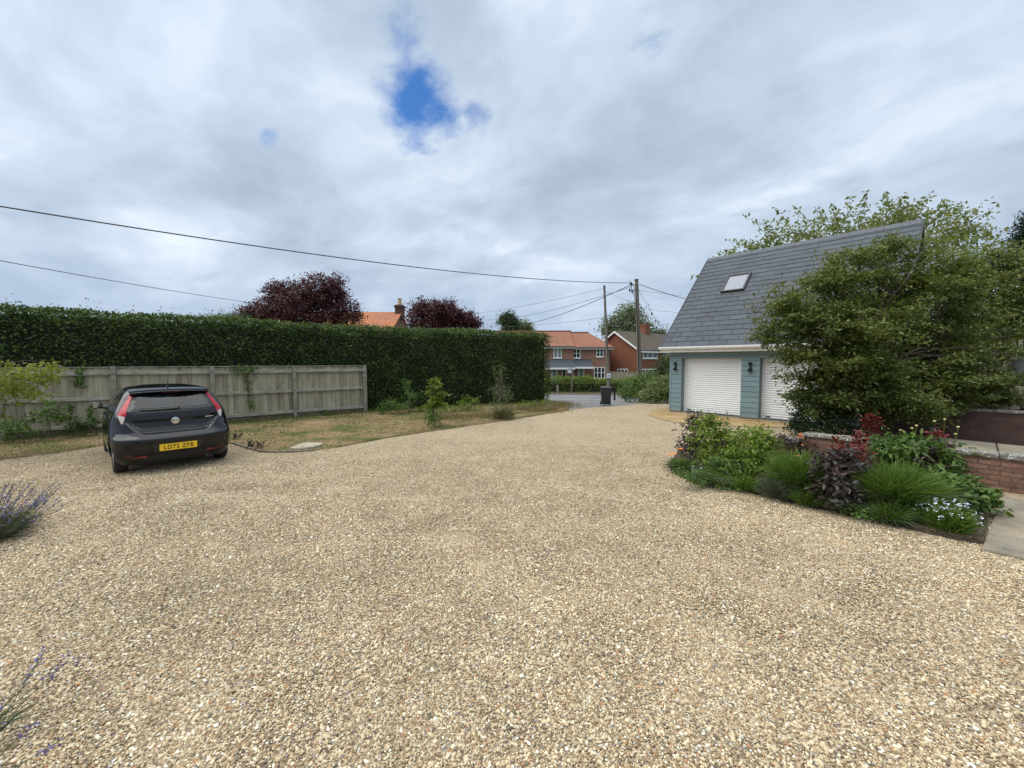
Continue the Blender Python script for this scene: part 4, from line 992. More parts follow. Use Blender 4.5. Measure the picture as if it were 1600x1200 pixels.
# ------------------------------------------------------------------ hedge
def hedge():
    h0 = FA - FN * 0.55 - FD * 4.5
    kink = FB - FN * 0.36
    end = Vector((1.90, 20.7, 0))
    front = [Vector((h0.x, h0.y, 0)), Vector((kink.x, kink.y, 0)), end]
    rng = np.random.default_rng(21)
    t = thing('clipped_hedge', 'long tall dark green clipped hedge behind the board fence', 'hedge', tuple(front[1]))
    TH = 1.7
    def hgt(x, y): return 3.33 - gz(x, y) + 0.12 * noise.noise((x * .35, y * .35, 1)) + .05 * noise.noise((x * 1.4, y * 1.4, 4))
    parts = []; tops = []
    core = MB()
    for i, (a, b) in enumerate(zip(front, front[1:])):
        d = (b - a); L = d.length; d.normalize(); nn = Vector((d.y, -d.x, 0))
        if L < 0.9: nL = 1
        nl = int(L * 3.4 * 560)
        s = rng.random(nl) * L; z = rng.random(nl); z[:nl // 6] = .88 + .12 * z[:nl // 6]
        p0 = np.array(a)[None] + np.outer(s, np.array(d))
        H = np.array([hgt(x, y) for x, y in p0[:, :2]]); Z = z * H
        bump = np.array([noise.noise((x * .9, y * .9, zz * 1.3)) * .27 + noise.noise((x * 2.2, y * 2.2, zz * 4.2)) * .19 for x, y, zz in zip(p0[:, 0], p0[:, 1], Z)])
        depth = bump - rng.exponential(.085, nl) + .05 - .16 * np.clip((Z / H - .94) / .06, 0, 1) ** 2
        P = p0 + np.outer(depth, np.array(nn)); P[:, 2] = Z + np.array([gz(x, y) for x, y in p0[:, :2]])
        nb = np.tile(np.array(nn), (nl, 1))
        parts.append(leaves(P, .085, .58, nb, .45, .45, rng=rng))
        nt_ = int(L * TH * 420); s = rng.random(nt_) * L; w = rng.random(nt_) * TH
        p0 = np.array(a)[None] + np.outer(s, np.array(d)) - np.outer(w, np.array(nn))
        H = np.array([hgt(x, y) + .07 * noise.noise((x * 3, y * 3, 9)) for x, y in p0[:, :2]])
        p0[:, 2] = H - rng.exponential(.09, nt_) + .03 + np.array([gz(x, y) for x, y in p0[:, :2]])
        tops.append(leaves(p0, .085, .55, None, 0, .55, rng=rng))
        ns = int(L * 7.0); s = rng.random(ns) * L; w = rng.random(ns) ** 1.6 * TH * .8     # young shoots standing above the clip
        q = np.array(a)[None] + np.outer(s, np.array(d)) - np.outer(w, np.array(nn)); q[:, 2] = [hgt(x, y) + gz(x, y) for x, y in q[:, :2]]
        hh = rng.exponential(.10, ns) + .04
        pts = np.repeat(q, 5, axis=0); pts[:, 2] += (np.tile(np.arange(5) / 4, ns) * np.repeat(hh, 5)); pts += rng.normal(size=pts.shape) * .035
        tops.append(leaves(pts, .075, .5, None, 0, .2, rng=rng))
        # dense twig interior
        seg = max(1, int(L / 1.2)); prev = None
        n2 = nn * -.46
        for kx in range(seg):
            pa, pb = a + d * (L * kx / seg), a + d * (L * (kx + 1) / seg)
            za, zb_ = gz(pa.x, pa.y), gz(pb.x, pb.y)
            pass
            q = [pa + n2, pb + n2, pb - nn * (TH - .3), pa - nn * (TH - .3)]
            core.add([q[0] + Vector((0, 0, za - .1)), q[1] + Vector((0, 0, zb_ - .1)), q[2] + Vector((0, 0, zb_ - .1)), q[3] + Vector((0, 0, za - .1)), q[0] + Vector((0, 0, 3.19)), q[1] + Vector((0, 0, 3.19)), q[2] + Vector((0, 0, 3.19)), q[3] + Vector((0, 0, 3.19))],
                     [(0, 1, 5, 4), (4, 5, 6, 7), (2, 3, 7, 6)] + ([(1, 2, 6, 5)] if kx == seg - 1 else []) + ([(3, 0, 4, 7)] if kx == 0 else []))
    # the end face towards the road
    d = (front[-1] - front[-2]).normalized(); nn = Vector((d.y, -d.x, 0)); nl = int(TH * 3.6 * 480)
    w = rng.random(nl) * TH; z = rng.random(nl); P = np.array(end)[None] - np.outer(w, np.array(nn)); zb = gz(end.x, end.y); Z = z * (3.27 - zb)
    bump = np.array([noise.noise((x * 1.3, y * 1.3, zz * 1.5)) * .22 for x, y, zz in zip(P[:, 0], P[:, 1], Z)])
    P = P + np.outer(bump - rng.exponential(.09, nl) + .05, np.array(d)); P[:, 2] = Z + zb
    parts.append(leaves(P, .085, .58, np.tile(np.array(d), (nl, 1)), .45, .45, rng=rng))
    V, Q, r = cat(parts); npmesh('foliage', V, Q, r, M['l_hedge'], t)
    V, Q, r = cat(tops); npmesh('young_foliage', V, Q, r, M['l_hedge_top'], t)
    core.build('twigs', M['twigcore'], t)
    return front
HF = hedge()

# ------------------------------------------------------------------ trees beyond
def X(x, D): return (x - 800) * D / F
def Z(y, D): return CH + (565 - y) / F * D
def eb(x, y, D, rx, ry, dd=1.0):                  # crown lobe seen at a pixel, radii in pixels
    return (X(x, D), D, Z(y, D), rx * D / F, rx * D / F * dd, ry * D / F)
D = 26.0
def copper_shoots(lines):
    def fn(rng):
        out = []
        for px, py, qx, qy in lines:
            a, b = AT(px, py, 26 + rng.uniform(-1, 1)), AT(qx, qy, 26 + rng.uniform(-1, 1)); n = 40; f = rng.random(n)
            p = np.array(a)[None] + np.outer(f, np.array(b - a)) + rng.normal(size=(n, 3)) * (.17 * (1.15 - f))[:, None]
            out.append(leaves(p, .14, .55, None, 0, .3, rng=rng))
        return cat(out)
    return fn
tree('copper_tree', 'large copper purple tree left of the cottage roof', 'tree', (X(475, D), D, gz(0, D)), (X(475, D), D, 4.6), .2,
     [eb(475, 490, D, 62, 44), eb(505, 458, D, 38, 26), eb(528, 452, D, 14, 22), eb(424, 488, D, 34, 17), eb(540, 490, D, 26, 26), eb(455, 462, D, 34, 22), eb(395, 494, D, 24, 12)],
     1500, 26, .30, .14, 'l_copper', group='copper trees behind the hedge', seed=3, extra=copper_shoots([(500, 450, 520, 432), (520, 450, 534, 429), (485, 455, 476, 436), (530, 465, 548, 452), (440, 470, 424, 462), (410, 480, 392, 474), (545, 480, 562, 474), (460, 460, 452, 446), (400, 490, 378, 486)]), inner=.25, nbr=60, flat=.7)
tree('copper_tree', 'smaller copper purple tree right of the cottage roof', 'tree', (X(668, D), D, gz(0, D)), (X(668, D), D, 4.0), .16,
     [eb(674, 502, D, 38, 27), eb(660, 484, D, 15, 13), eb(695, 490, D, 28, 22), eb(734, 506, D, 19, 17), eb(715, 500, D, 22, 15)],
     800, 26, .28, .14, 'l_copper', group='copper trees behind the hedge', seed=5, extra=copper_shoots([(660, 475, 656, 461), (645, 488, 634, 480), (690, 480, 696, 468), (725, 500, 736, 484), (742, 505, 754, 500), (672, 478, 680, 468)]), inner=.25, nbr=40, flat=.7)
D = 24.0
tree('leafy_bush', 'green bush top showing above the hedge left of copper tree', 'bush', (X(352, D), D, gz(0, D)), (X(352, D), D, 2.5), .08,
     [eb(352, 504, D, 26, 14), eb(372, 500, D, 18, 12)], 130, 18, .3, .11, 'l_far', seed=8)
D = 62.0
tree('birch_tree', 'dark green tree above the orange house roof', 'tree', (X(795, D), D, -.9), (X(795, D), D, 5), .25,
     [eb(795, 508, D, 14, 17), eb(793, 497, D, 10, 8), eb(805, 510, D, 8, 10)], 300, 18, .6, .3, 'l_far', seed=9, inner=.3)
D = 66.0
tree('birch_tree', 'small grey green tree beside the dark tree above the orange roof', 'tree', (X(821, D), D, -.9), (X(821, D), D, 5), .2,
     [eb(819, 510, D, 9, 8), eb(827, 513, D, 8, 6)], 150, 14, .6, .3, 'l_birch', seed=10, inner=.3)
D = 58.0
tree('poplar_tree', 'round pale green tree between the two wooden poles', 'tree', (X(978, D), D, -.9), (X(978, D), D, 6), .3,
     [eb(978, 512, D, 30, 34), eb(960, 518, D, 20, 22), eb(1002, 515, D, 22, 26), eb(985, 490, D, 18, 14), eb(1028, 522, D, 12, 9), eb(948, 510, D, 10, 20)], 760, 16, .75, .3, 'l_birch', seed=12, inner=.2, nbr=40)
D = 26.0
def shoots(rng):                                   # long open sprays reaching above the crown
    out = []
    for (px, py, qx, qy) in [(1215, 370, 1163, 335), (1240, 360, 1210, 325), (1180, 380, 1120, 395), (1260, 355, 1240, 320), (1290, 345, 1275, 325), (1330, 340, 1330, 305), (1350, 335, 1352, 300), (1380, 330, 1386, 298), (1400, 340, 1412, 303),
                             (1420, 345, 1450, 308), (1430, 350, 1468, 320), (1470, 375, 1530, 350), (1475, 385, 1548, 365), (1480, 395, 1556, 380), (1460, 360, 1500, 325), (1480, 410, 1545, 408), (1220, 385, 1135, 375), (1190, 392, 1110, 410), (1150, 420, 1080, 432), (1310, 345, 1300, 318)]:
        a, b = AT(px, py, D + rng.uniform(-1.5, 1.5)), AT(qx, qy, D + rng.uniform(-2, 2)); n = 34
        f = np.linspace(0, 1, n) ** .85
        p = np.array(a)[None] + np.outer(f, np.array(b - a)) + rng.normal(size=(n, 3)) * (.19 * (1.15 - f))[:, None]
        out.append(leaves(p, .25, .55, None, 0, .25, rng=rng, droop=.35))
    return cat(out)
tree('sycamore_tree', 'large pale green tree behind the slate garage roof', 'tree', (X(1350, D), D, -.7), (X(1350, D), D, 6.5), .35,
     [eb(1225, 385, D, 66, 34), eb(1340, 362, D, 82, 30), eb(1440, 365, D, 62, 44), eb(1170, 402, D, 42, 22), eb(1395, 345, D, 40, 18), eb(1490, 385, D, 46, 28), eb(1330, 430, D, 150, 60)],
     640, 22, .52, .24, 'l_maple', seed=14, inner=.3, nbr=70, flat=.55, up=.3, droop=.3, extra=shoots)
D = 20.0
tree('cypress_tree', 'dark narrow conifer top at the right edge behind the shrubs', 'tree', (X(1596, D), D, 0), (X(1596, D), D, 8.2), .2,
     [eb(1598, 400, D, 26, 30), eb(1594, 372, D, 19, 26), eb(1592, 352, D, 11, 15)], 520, 20, .22, .10, 'l_conifer', seed=15, inner=.35, flat=1.2, up=.0)
# the big olive shrub before the garage
Ds = 9.9
SPINDLE = [eb(1306, 474, 9.7, 70, 56, .9), eb(1400, 448, 10.0, 84, 53, .9), eb(1250, 520, 9.3, 58, 46), eb(1350, 540, 9.2, 92, 66, .8), eb(1470, 500, 10.0, 92, 78, .9), eb(1300, 590, 9.4, 52, 48), eb(1390, 610, 9.3, 92, 50, .8),
      eb(1480, 590, 9.6, 70, 54), eb(1266, 444, 9.4, 26, 18), eb(1240, 560, 9.1, 30, 14), eb(1215, 480, 9.2, 34, 14), eb(1296, 412, 9.8, 38, 14), eb(1380, 394, 10.1, 52, 11), eb(1216, 530, 9.2, 20, 8), eb(1530, 610, 9.6, 36, 24), eb(1212, 458, 9.3, 14, 5), eb(1330, 632, 9.2, 60, 26)]
def boughs(blobs, n, seed, r=.46, rz=.16):
    rng = np.random.default_rng(seed); C, U, k = blob_points(blobs, n, rng, .72)
    sc_ = rng.uniform(.6, 1.25, n)
    return [(c[0], c[1], c[2], r * q, r * q, rz * q) for c, q in zip(C, sc_)]
def shrub_core(rng):                              # the shaded inner leafage that closes the crown
    C, U, k = blob_points([(x, y, z, a * .74, b_ * .74, c * .72) for x, y, z, a, b_, c in SPINDLE], 800, rng, .0)
    P, UU, DD = clumps(C, U, 30, .30, rng, .5); P = P[~in_garage(P) & (P[:, 2] > .6)]
    return leaves(P, .085, .55, None, 0, .6, rng=rng)
tree('spindle_shrub', 'large spreading olive green shrub in front of the garage', 'shrub', (X(1395, Ds), Ds, .55), (X(1390, Ds), Ds, 2.6), .10,
     boughs(SPINDLE, 230, 161), 2300, 40, .17, .074, 'l_spindle', seed=16, inner=.15, nbr=150, flat=.45, up=.8, aspect=.55, clip=in_garage, extra=shrub_core,
     trunks=[((X(1395, Ds), Ds, .55), (X(1340, 9.8), 9.8, 2.6)), ((X(1400, Ds), Ds, .55), (X(1420, 10), 10, 3.0)), ((X(1390, Ds), Ds, .55), (X(1320, 9.4), 9.4, 1.9)), ((X(1405, Ds), Ds, .55), (X(1480, 9.9), 9.9, 2.4))])
Dr = 11.5
tree('yew_tree', 'dark green tree filling the right edge above the picket fence', 'tree', (X(1600, Dr), Dr, .7), (X(1600, Dr), Dr, 3.0), .16,
     [eb(1560, 450, Dr, 70, 54), eb(1620, 430, Dr, 90, 56), eb(1590, 505, Dr, 74, 38), eb(1545, 415, Dr, 40, 26), eb(1530, 500, Dr, 50, 40), eb(1500, 540, 12.2, 60, 50), eb(1450, 560, 12.4, 70, 60), eb(1540, 575, 12.8, 60, 26)], 1500, 26, .28, .10, 'l_spindle', seed=17, inner=.3, nbr=40, flat=.45, up=.65)
Db = 9.6
tree('evergreen_bush', 'low dense dark green bush between garage door and big shrub', 'bush', (X(1296, Db), Db, .05), (X(1296, Db), Db, .6), .04,
     [eb(1290, 655, Db, 44, 36), eb(1320, 650, Db, 38, 36), eb(1262, 668, Db, 22, 18), eb(1300, 668, Db, 50, 26)], 560, 26, .10, .045, 'l_dark', seed=18, inner=.6, clip=in_garage, spray=1.0)
# loose leafy stems at the bush's left edge
tree('evergreen_bush', 'loose leafy sprigs left of the dark bush before the second door', 'bush', (X(1252, 9.9), 9.9, .02), (X(1250, 9.9), 9.9, .5), .015,
     [eb(1246, 652, 9.9, 14, 12), eb(1256, 640, 9.9, 16, 10), eb(1240, 664, 9.9, 14, 8)], 34, 16, .12, .07, 'l_dark', seed=19, inner=.3, clip=in_garage)

# ------------------------------------------------------------------ shrubs and hedges across the road and beside the garage
def bush(name, label, blobs, lm, ncl, m, cs, ls, seed, base_dz=0.0, group=None, **kw):
    b = blobs[0]; zb = gz(b[0], b[1]) + base_dz
    return tree(name, label, 'bush', (b[0], b[1], zb), (b[0], b[1], zb + max(.2, (b[2] - zb) * .9)), .03, blobs, ncl, m, cs, ls, lm, seed=seed, group=group, **kw)
bush('laurel_bush', 'bright green bush left of the garage by the wooden pole', [eb(1004, 604, 23, 26, 20), eb(990, 610, 22.5, 18, 16), eb(1012, 595, 23.5, 16, 14)], 'l_green', 260, 20, .24, .11, 31, inner=.4)
bush('variegated_bush', 'cream and green variegated bush at the garage corner', [eb(1032, 612, 20.5, 24, 20), eb(1018, 620, 20.0, 18, 12), eb(1040, 600, 20.8, 12, 16)], 'l_variegated', 260, 22, .2, .10, 32, inner=.4)
bush('tall_bush', 'dark green upright bush behind the garage corner', [eb(1040, 578, 24.5, 17, 24), eb(1034, 590, 24.5, 14, 20), eb(1044, 600, 24, 14, 26)], 'l_dark', 220, 20, .26, .11, 33, inner=.4)
bush('golden_bush', 'small bush with golden yellow top against the garage edge', [eb(1043, 563, 26.0, 9, 8), eb(1046, 575, 26, 10, 14), eb(1048, 600, 26, 10, 20)], 'l_yellow', 90, 18, .2, .11, 34, inner=.3)
bush('roadside_bush', 'mixed green bush right of the bin at the drive mouth', [eb(985, 612, 25.5, 16, 10), eb(975, 616, 25, 10, 7), eb(998, 603, 26, 14, 12)], 'l_hedge_top', 150, 18, .22, .11, 35, inner=.3)
def farhedge():
    D = 36.0; rng = np.random.default_rng(41)
    t = thing('garden_hedge', 'low yellow green garden hedge in front of the new brick houses', 'hedge', (X(900, D), D, gz(0, D)))
    n = 15000; x0, x1 = X(700, D), X(1010, D)
    P = np.stack([rng.uniform(x0, x1, n), D + rng.uniform(-.45, .45, n), np.zeros(n)], 1)
    h = np.array([1.15 + .22 * noise.noise((x * .5, 0, 0)) + .12 * noise.noise((x * 2, 3, 0)) + (.16 if 2.2 < x < 7 else 0) for x in P[:, 0]])
    P[:, 2] = gz(0, D) + .08 + rng.random(n) ** .8 * h
    V, Q, r = leaves(P, .15, .55, None, 0, .4, rng=rng); npmesh('foliage', V, Q, r, M['l_lime'], t)
    m = MB(); m.box(x0, x1, D - .2, D + .2, gz(0, D) - .1, gz(0, D) + .75); m.build('twigs', M['twigcore'], t)
    t = thing('estate_railing', 'thin black metal railing standing before the low roadside hedge', 'railing', (X(900, D), 35.2, gz(0, D)))
    z0 = gz(0, D); xs = np.arange(X(770, 35.2), X(1000, 35.2), 1.75)
    for x in xs:
        m = MB(); m.tube([(x, 35.2, z0 - .1), (x, 35.2, z0 + 1.12)], .03, 6); m.build('post', M['black_metal'], t)
    for z in (.25, .5, .78, 1.02):
        m = MB(); m.tube([(xs[0], 35.2, z0 + z), (xs[-1], 35.2, z0 + z)], .010, 5); m.build('rail', M['black_metal'], t)
farhedge()
def verge():
    rng = np.random.default_rng(42); n = 9000
    P = np.stack([rng.uniform(-4, 14, n), rng.uniform(33.8, 35.6, n), np.full(n, gz(0, 34) - .05)], 1)
    D_ = rng.normal(size=(n, 3)) * .35; D_[:, 2] = 1
    V, Q, r = blades(P, D_, .22, .02, rng); npmesh('verge_grass', V, Q, r, M['l_dry'], kind='stuff')
verge()
def board_fence():
    a, b = AT(954, 590, 43.5), AT(1004, 590, 43.0); zb = gz(0, 43)
    t = thing('close_board_fence', 'grey brown boarded fence before the orange brick house', 'fence', (a.x, a.y, zb))
    ex = (b - a); ex.z = 0; L = ex.length + 2.0; ex.normalize(); ey = Vector((-ex.y, ex.x, 0)); H = Z(581, 43.3) - zb
    n = 4
    for i in range(n):
        m = MB((a.x, a.y, zb), ex, ey); x = i * L / n
        while x < (i + 1) * L / n - .05: m.box(x, x + .118, 0, .02, .1, H - .03); x += .125
        m.build('board_panel', M['fence_wood'], t)
    for i in range(n + 1):
        m = MB((a.x, a.y, zb), ex, ey); m.box(i * L / n - .06, i * L / n + .06, -.1, -.002, -.1, H); m.build('post', M['rail_wood'], t)
    m = MB((a.x, a.y, zb), ex, ey); m.box(0, L, -.03, .05, H - .028, H + .02); m.build('rail', M['rail_wood'], t)
board_fence()
# sign board on a post in the far hedge
D = 34.9; t = thing('sign_board', 'pale agent sign board on a thin post before the brick houses', 'sign', (X(890.5, D), D, gz(0, D)))
m = MB(); x = X(893.5, D); m.box(x - .045, x + .045, D, D + .07, gz(0, D) - .1, Z(575, D)); m.build('post', M['pole'], t)
m = MB(); m.box(X(886.8, D), X(893.2, D), D - .03, D - .002, Z(583, D), Z(574.8, D)); sb = m.build('board', M['signpanel'], t)
m = MB(); m.box(X(887.5, D), X(892.5, D), D - .036, D - .031, Z(578.3, D), Z(576.2, D)); m.build('sign_band', M['dial'], sb)
D = 34.6; t = thing('marker_post', 'short cream stone marker on the far verge', 'bollard', (X(871.5, D), D, gz(0, D)))
m = MB(); m.prism([(X(870, D), gz(0, D) - .1), (X(873, D), gz(0, D) - .1), (X(873, D), Z(602, D)), (X(871.5, D), Z(601, D)), (X(870, D), Z(602, D))], D, D + .14); m.build('shaft', M['coping'], t, bevel=.01)

# ------------------------------------------------------------------ poles, wires
def pole(px0, py0, px1, D, label, rtop, rbot):
    top, zb = AT(px0, py0, D), gz(0, D)
    bx = X(px1, D)
    t = thing('utility_pole', label, 'pole', (bx, D, zb))
    m = MB(); n = 10; pts = [Vector((bx, D, zb - .3)).lerp(top, i / n) for i in range(n + 1)]
    m.tube(pts, [rbot + (rtop - rbot) * i / n for i in range(n + 1)], 14); m.build('shaft', M['pole'], t, smooth=False)
    m = MB(); m.lathe([(rtop + .012, -.05), (rtop + .012, .02), (.02, .05)], 14, c=tuple(top)); m.build('cap', M['black_metal'], t)
    return t, top, Vector((bx, D, zb))
p1, T1, B1 = pole(994.5, 437, 1002, 24.5, 'near wooden utility pole with black insulators and stay wire', .105, .155)
p2, T2, B2 = pole(944.2, 447, 952, 33.0, 'far thinner wooden pole behind the black bin', .085, .14)
def onpole(T, B, z): f = (z - B.z) / (T.z - B.z); return B.lerp(T, f)
m = MB(); q = onpole(T1, B1, T1.z - .35)
m.tube([q + Vector((-.12, -.12, 0)), q + Vector((-.42, -.2, .05))], .022, 6); m.tube([q + Vector((-.12, -.12, -.28)), q + Vector((-.45, -.2, -.32))], .02, 6)
m.tube([q + Vector((-.45, -.2, .2)), q + Vector((-.3, -.2, -.4))], .016, 6); m.build('bracket', M['black_metal'], p1)
for k, (dx, dz) in enumerate(((-.42, .12), (-.36, .05), (-.47, -.3), (-.33, -.38))):
    m = MB(); c = q + Vector((dx, -.2, dz)); m.lathe([(.02, -.09), (.05, -.06), (.03, -.03), (.055, 0), (.03, .03), (.045, .06), (.015, .09)], 10, c=tuple(c)); m.build('insulator', M['black_plastic'], p1)
m = MB()
pts = [q + Vector((-.44, -.2, .12)), q + Vector((-.36, -.22, -.1)), q + Vector((-.5, -.22, -.22)), q + Vector((-.3, -.22, -.3)), q + Vector((-.22, -.18, -.6))]; m.tube(pts, .016, 5)
m.tube([q + Vector((-.3, -.2, .1)), q + Vector((-.2, -.2, -.2)), q + Vector((-.17, -.17, -1.2))], .014, 5)
m.tube([q + Vector((-.06, -.13, -.8)), onpole(T1, B1, 3.2) + Vector((-.09, -.14, 0)), onpole(T1, B1, .5) + Vector((-.12, -.15, 0))], .022, 5); m.build('cable_loop', M['cable'], p1)
m = MB(); c = onpole(T2, B2, Z(587, 33)); m.box(c.x - .15, c.x + .15, c.y - .19, c.y - .15, c.z - .17, c.z + .17); nb_ = m.build('notice', M['white'], p2)
m = MB(); m.box(c.x - .11, c.x + .11, c.y - .196, c.y - .191, c.z - .06, c.z + .04); m.build('notice_print', simple('blue_print', (.09, .10, .30), .5), nb_)
def wire(label, a, b, sag, r, spans=28):
    a, b = Vector(a), Vector(b); pts = []
    for i in range(spans + 1):
        f = i / spans; p = a.lerp(b, f); p.z -= sag * 4 * f * (1 - f); pts.append(p)
    m = MB(); m.tube(pts, r, 5, cap=False); o = m.build('overhead_wire', M['cable'], None, smooth=True)
    return tag(o, label, 'wire', 'overhead wires')
hd = q + Vector((-.44, -.2, .12))
wire('thick black cable sagging right across the sky to the near pole', AT(-160, 296, 7.8), hd, 0.42, .016)
wire('thin wire sloping down at left to behind the copper tree', AT(-130, 383, 9.0), AT(566, 490, 32.5), .30, .010)
wire('thick cable from the near pole down to above the orange house roof', hd + Vector((.05, 0, -.1)), AT(812, 508, 46), .35, .022)
wire('cable just above the thick one from far house to the near pole', hd + Vector((0, 0, -.25)), AT(760, 500, 52), .45, .013)
wire('black cable from the near pole running right behind the garage roof', q + Vector((.12, -.1, .05)), AT(1180, 489, 30), .22, .018)
wire('fine pale wire below the cable running right behind the garage', onpole(T1, B1, T1.z - .62) + Vector((.1, 0, 0)), AT(1200, 474, 40), .12, .008)
wire('steep stay wire from the near pole down to the brown roof', onpole(T1, B1, T1.z - .6) + Vector((.1, 0, 0)), AT(1042, 528, 33), .0, .010)
wire('fine wire from the far pole to the left above the hedge', onpole(T2, B2, Z(496.5, 33)), AT(690, 508, 55), .5, .012)
wire('fine wire leaving the far pole top toward the left sky', onpole(T2, B2, Z(452, 33)), AT(640, 494, 70), .8, .012)
wire('short fine wire between the two poles tops', onpole(T2, B2, Z(455, 33)), onpole(T1, B1, Z(474, 24.5)), .12, .009)
wire('fine wire right of the near pole level with the tree', onpole(T1, B1, Z(482, 24.5)), AT(1160, 487, 36), .25, .008)
m = MB(); c = onpole(T1, B1, T1.z - .6).lerp(AT(1042, 528, 33), .42); m.lathe([(.02, -.11), (.05, -.07), (.05, .07), (.02, .11)], 8, c=tuple(c)); o = m.build('stay_insulator', M['black_plastic']); tag(o, 'small dark insulator halfway along the steep stay wire', 'insulator')
o.parent = None
# bin and post at the drive mouth
def bin_():
    b = G(946.5, 633); t = thing('wheelie_bin', 'black wheelie bin standing on the tarmac at the drive mouth', 'bin', tuple(b), rz=R(-8)); t.scale = (.80, .80, .80)
    def mb(): return MB()
    m = mb(); n = 4
    P = []
    for z, w, d0, d1 in ((.06, .235, -.23, .22), (.2, .24, -.25, .25), (.93, .285, -.34, .30), (.98, .30, -.36, .32)):
        P += [(-w, d0, z), (w, d0, z), (w, d1, z), (-w, d1, z)]
    m.add(P, [(3, 2, 1, 0)] + [(i * 4 + k, i * 4 + (k + 1) % 4, i * 4 + 4 + (k + 1) % 4, i * 4 + 4 + k) for i in range(3) for k in range(4)])
    m.build('body', M['black_plastic'], t, bevel=.02, local=True)
    m = mb(); m.add([(-.305, -.37, .985), (.305, -.37, .985), (.305, .33, .985), (-.305, .33, .985), (-.29, -.35, 1.03), (.29, -.35, 1.03), (.27, .30, 1.07), (-.27, .30, 1.07)],
                    [(3, 2, 1, 0), (4, 5, 6, 7), (0, 1, 5, 4), (1, 2, 6, 5), (2, 3, 7, 6), (3, 0, 4, 7)]); m.build('lid', M['black_plastic'], t, bevel=.015, local=True)
    m = mb(); m.tube([(-.22, .40, .98), (.22, .40, .98)], .018, 8); m.tube([(-.22, .3, .96), (-.22, .40, .98)], .018, 6); m.tube([(.22, .3, .96), (.22, .40, .98)], .018, 6); m.build('handle', M['black_plastic'], t, local=True)
    for x in (-.27, .27):
        m = mb(); m.lathe([(.03, -.03), (.1, -.03), (.1, .03), (.03, .03)], 18, 'x', (x, .25, .1)); m.build('wheel', M['rubber'], t, local=True)
    m = mb(); m.tube([(-.27, .25, .1), (.27, .25, .1)], .014, 6); m.build('axle', M['black_metal'], t, local=True)
bin_()
b = G(960.5, 625); t = thing('fence_stub', 'short black post with a rail stub right of the bin', 'post', tuple(b))
m = MB(); m.box(b.x - .06, b.x + .06, b.y, b.y + .12, b.z - .1, Z(606, b.y)); m.build('post', M['black_metal'], t, bevel=.01)
m = MB(); m.box(b.x - .5, b.x - .061, b.y + .03, b.y + .08, Z(608.5, b.y), Z(606.5, b.y)); m.build('rail', M['black_metal'], t)

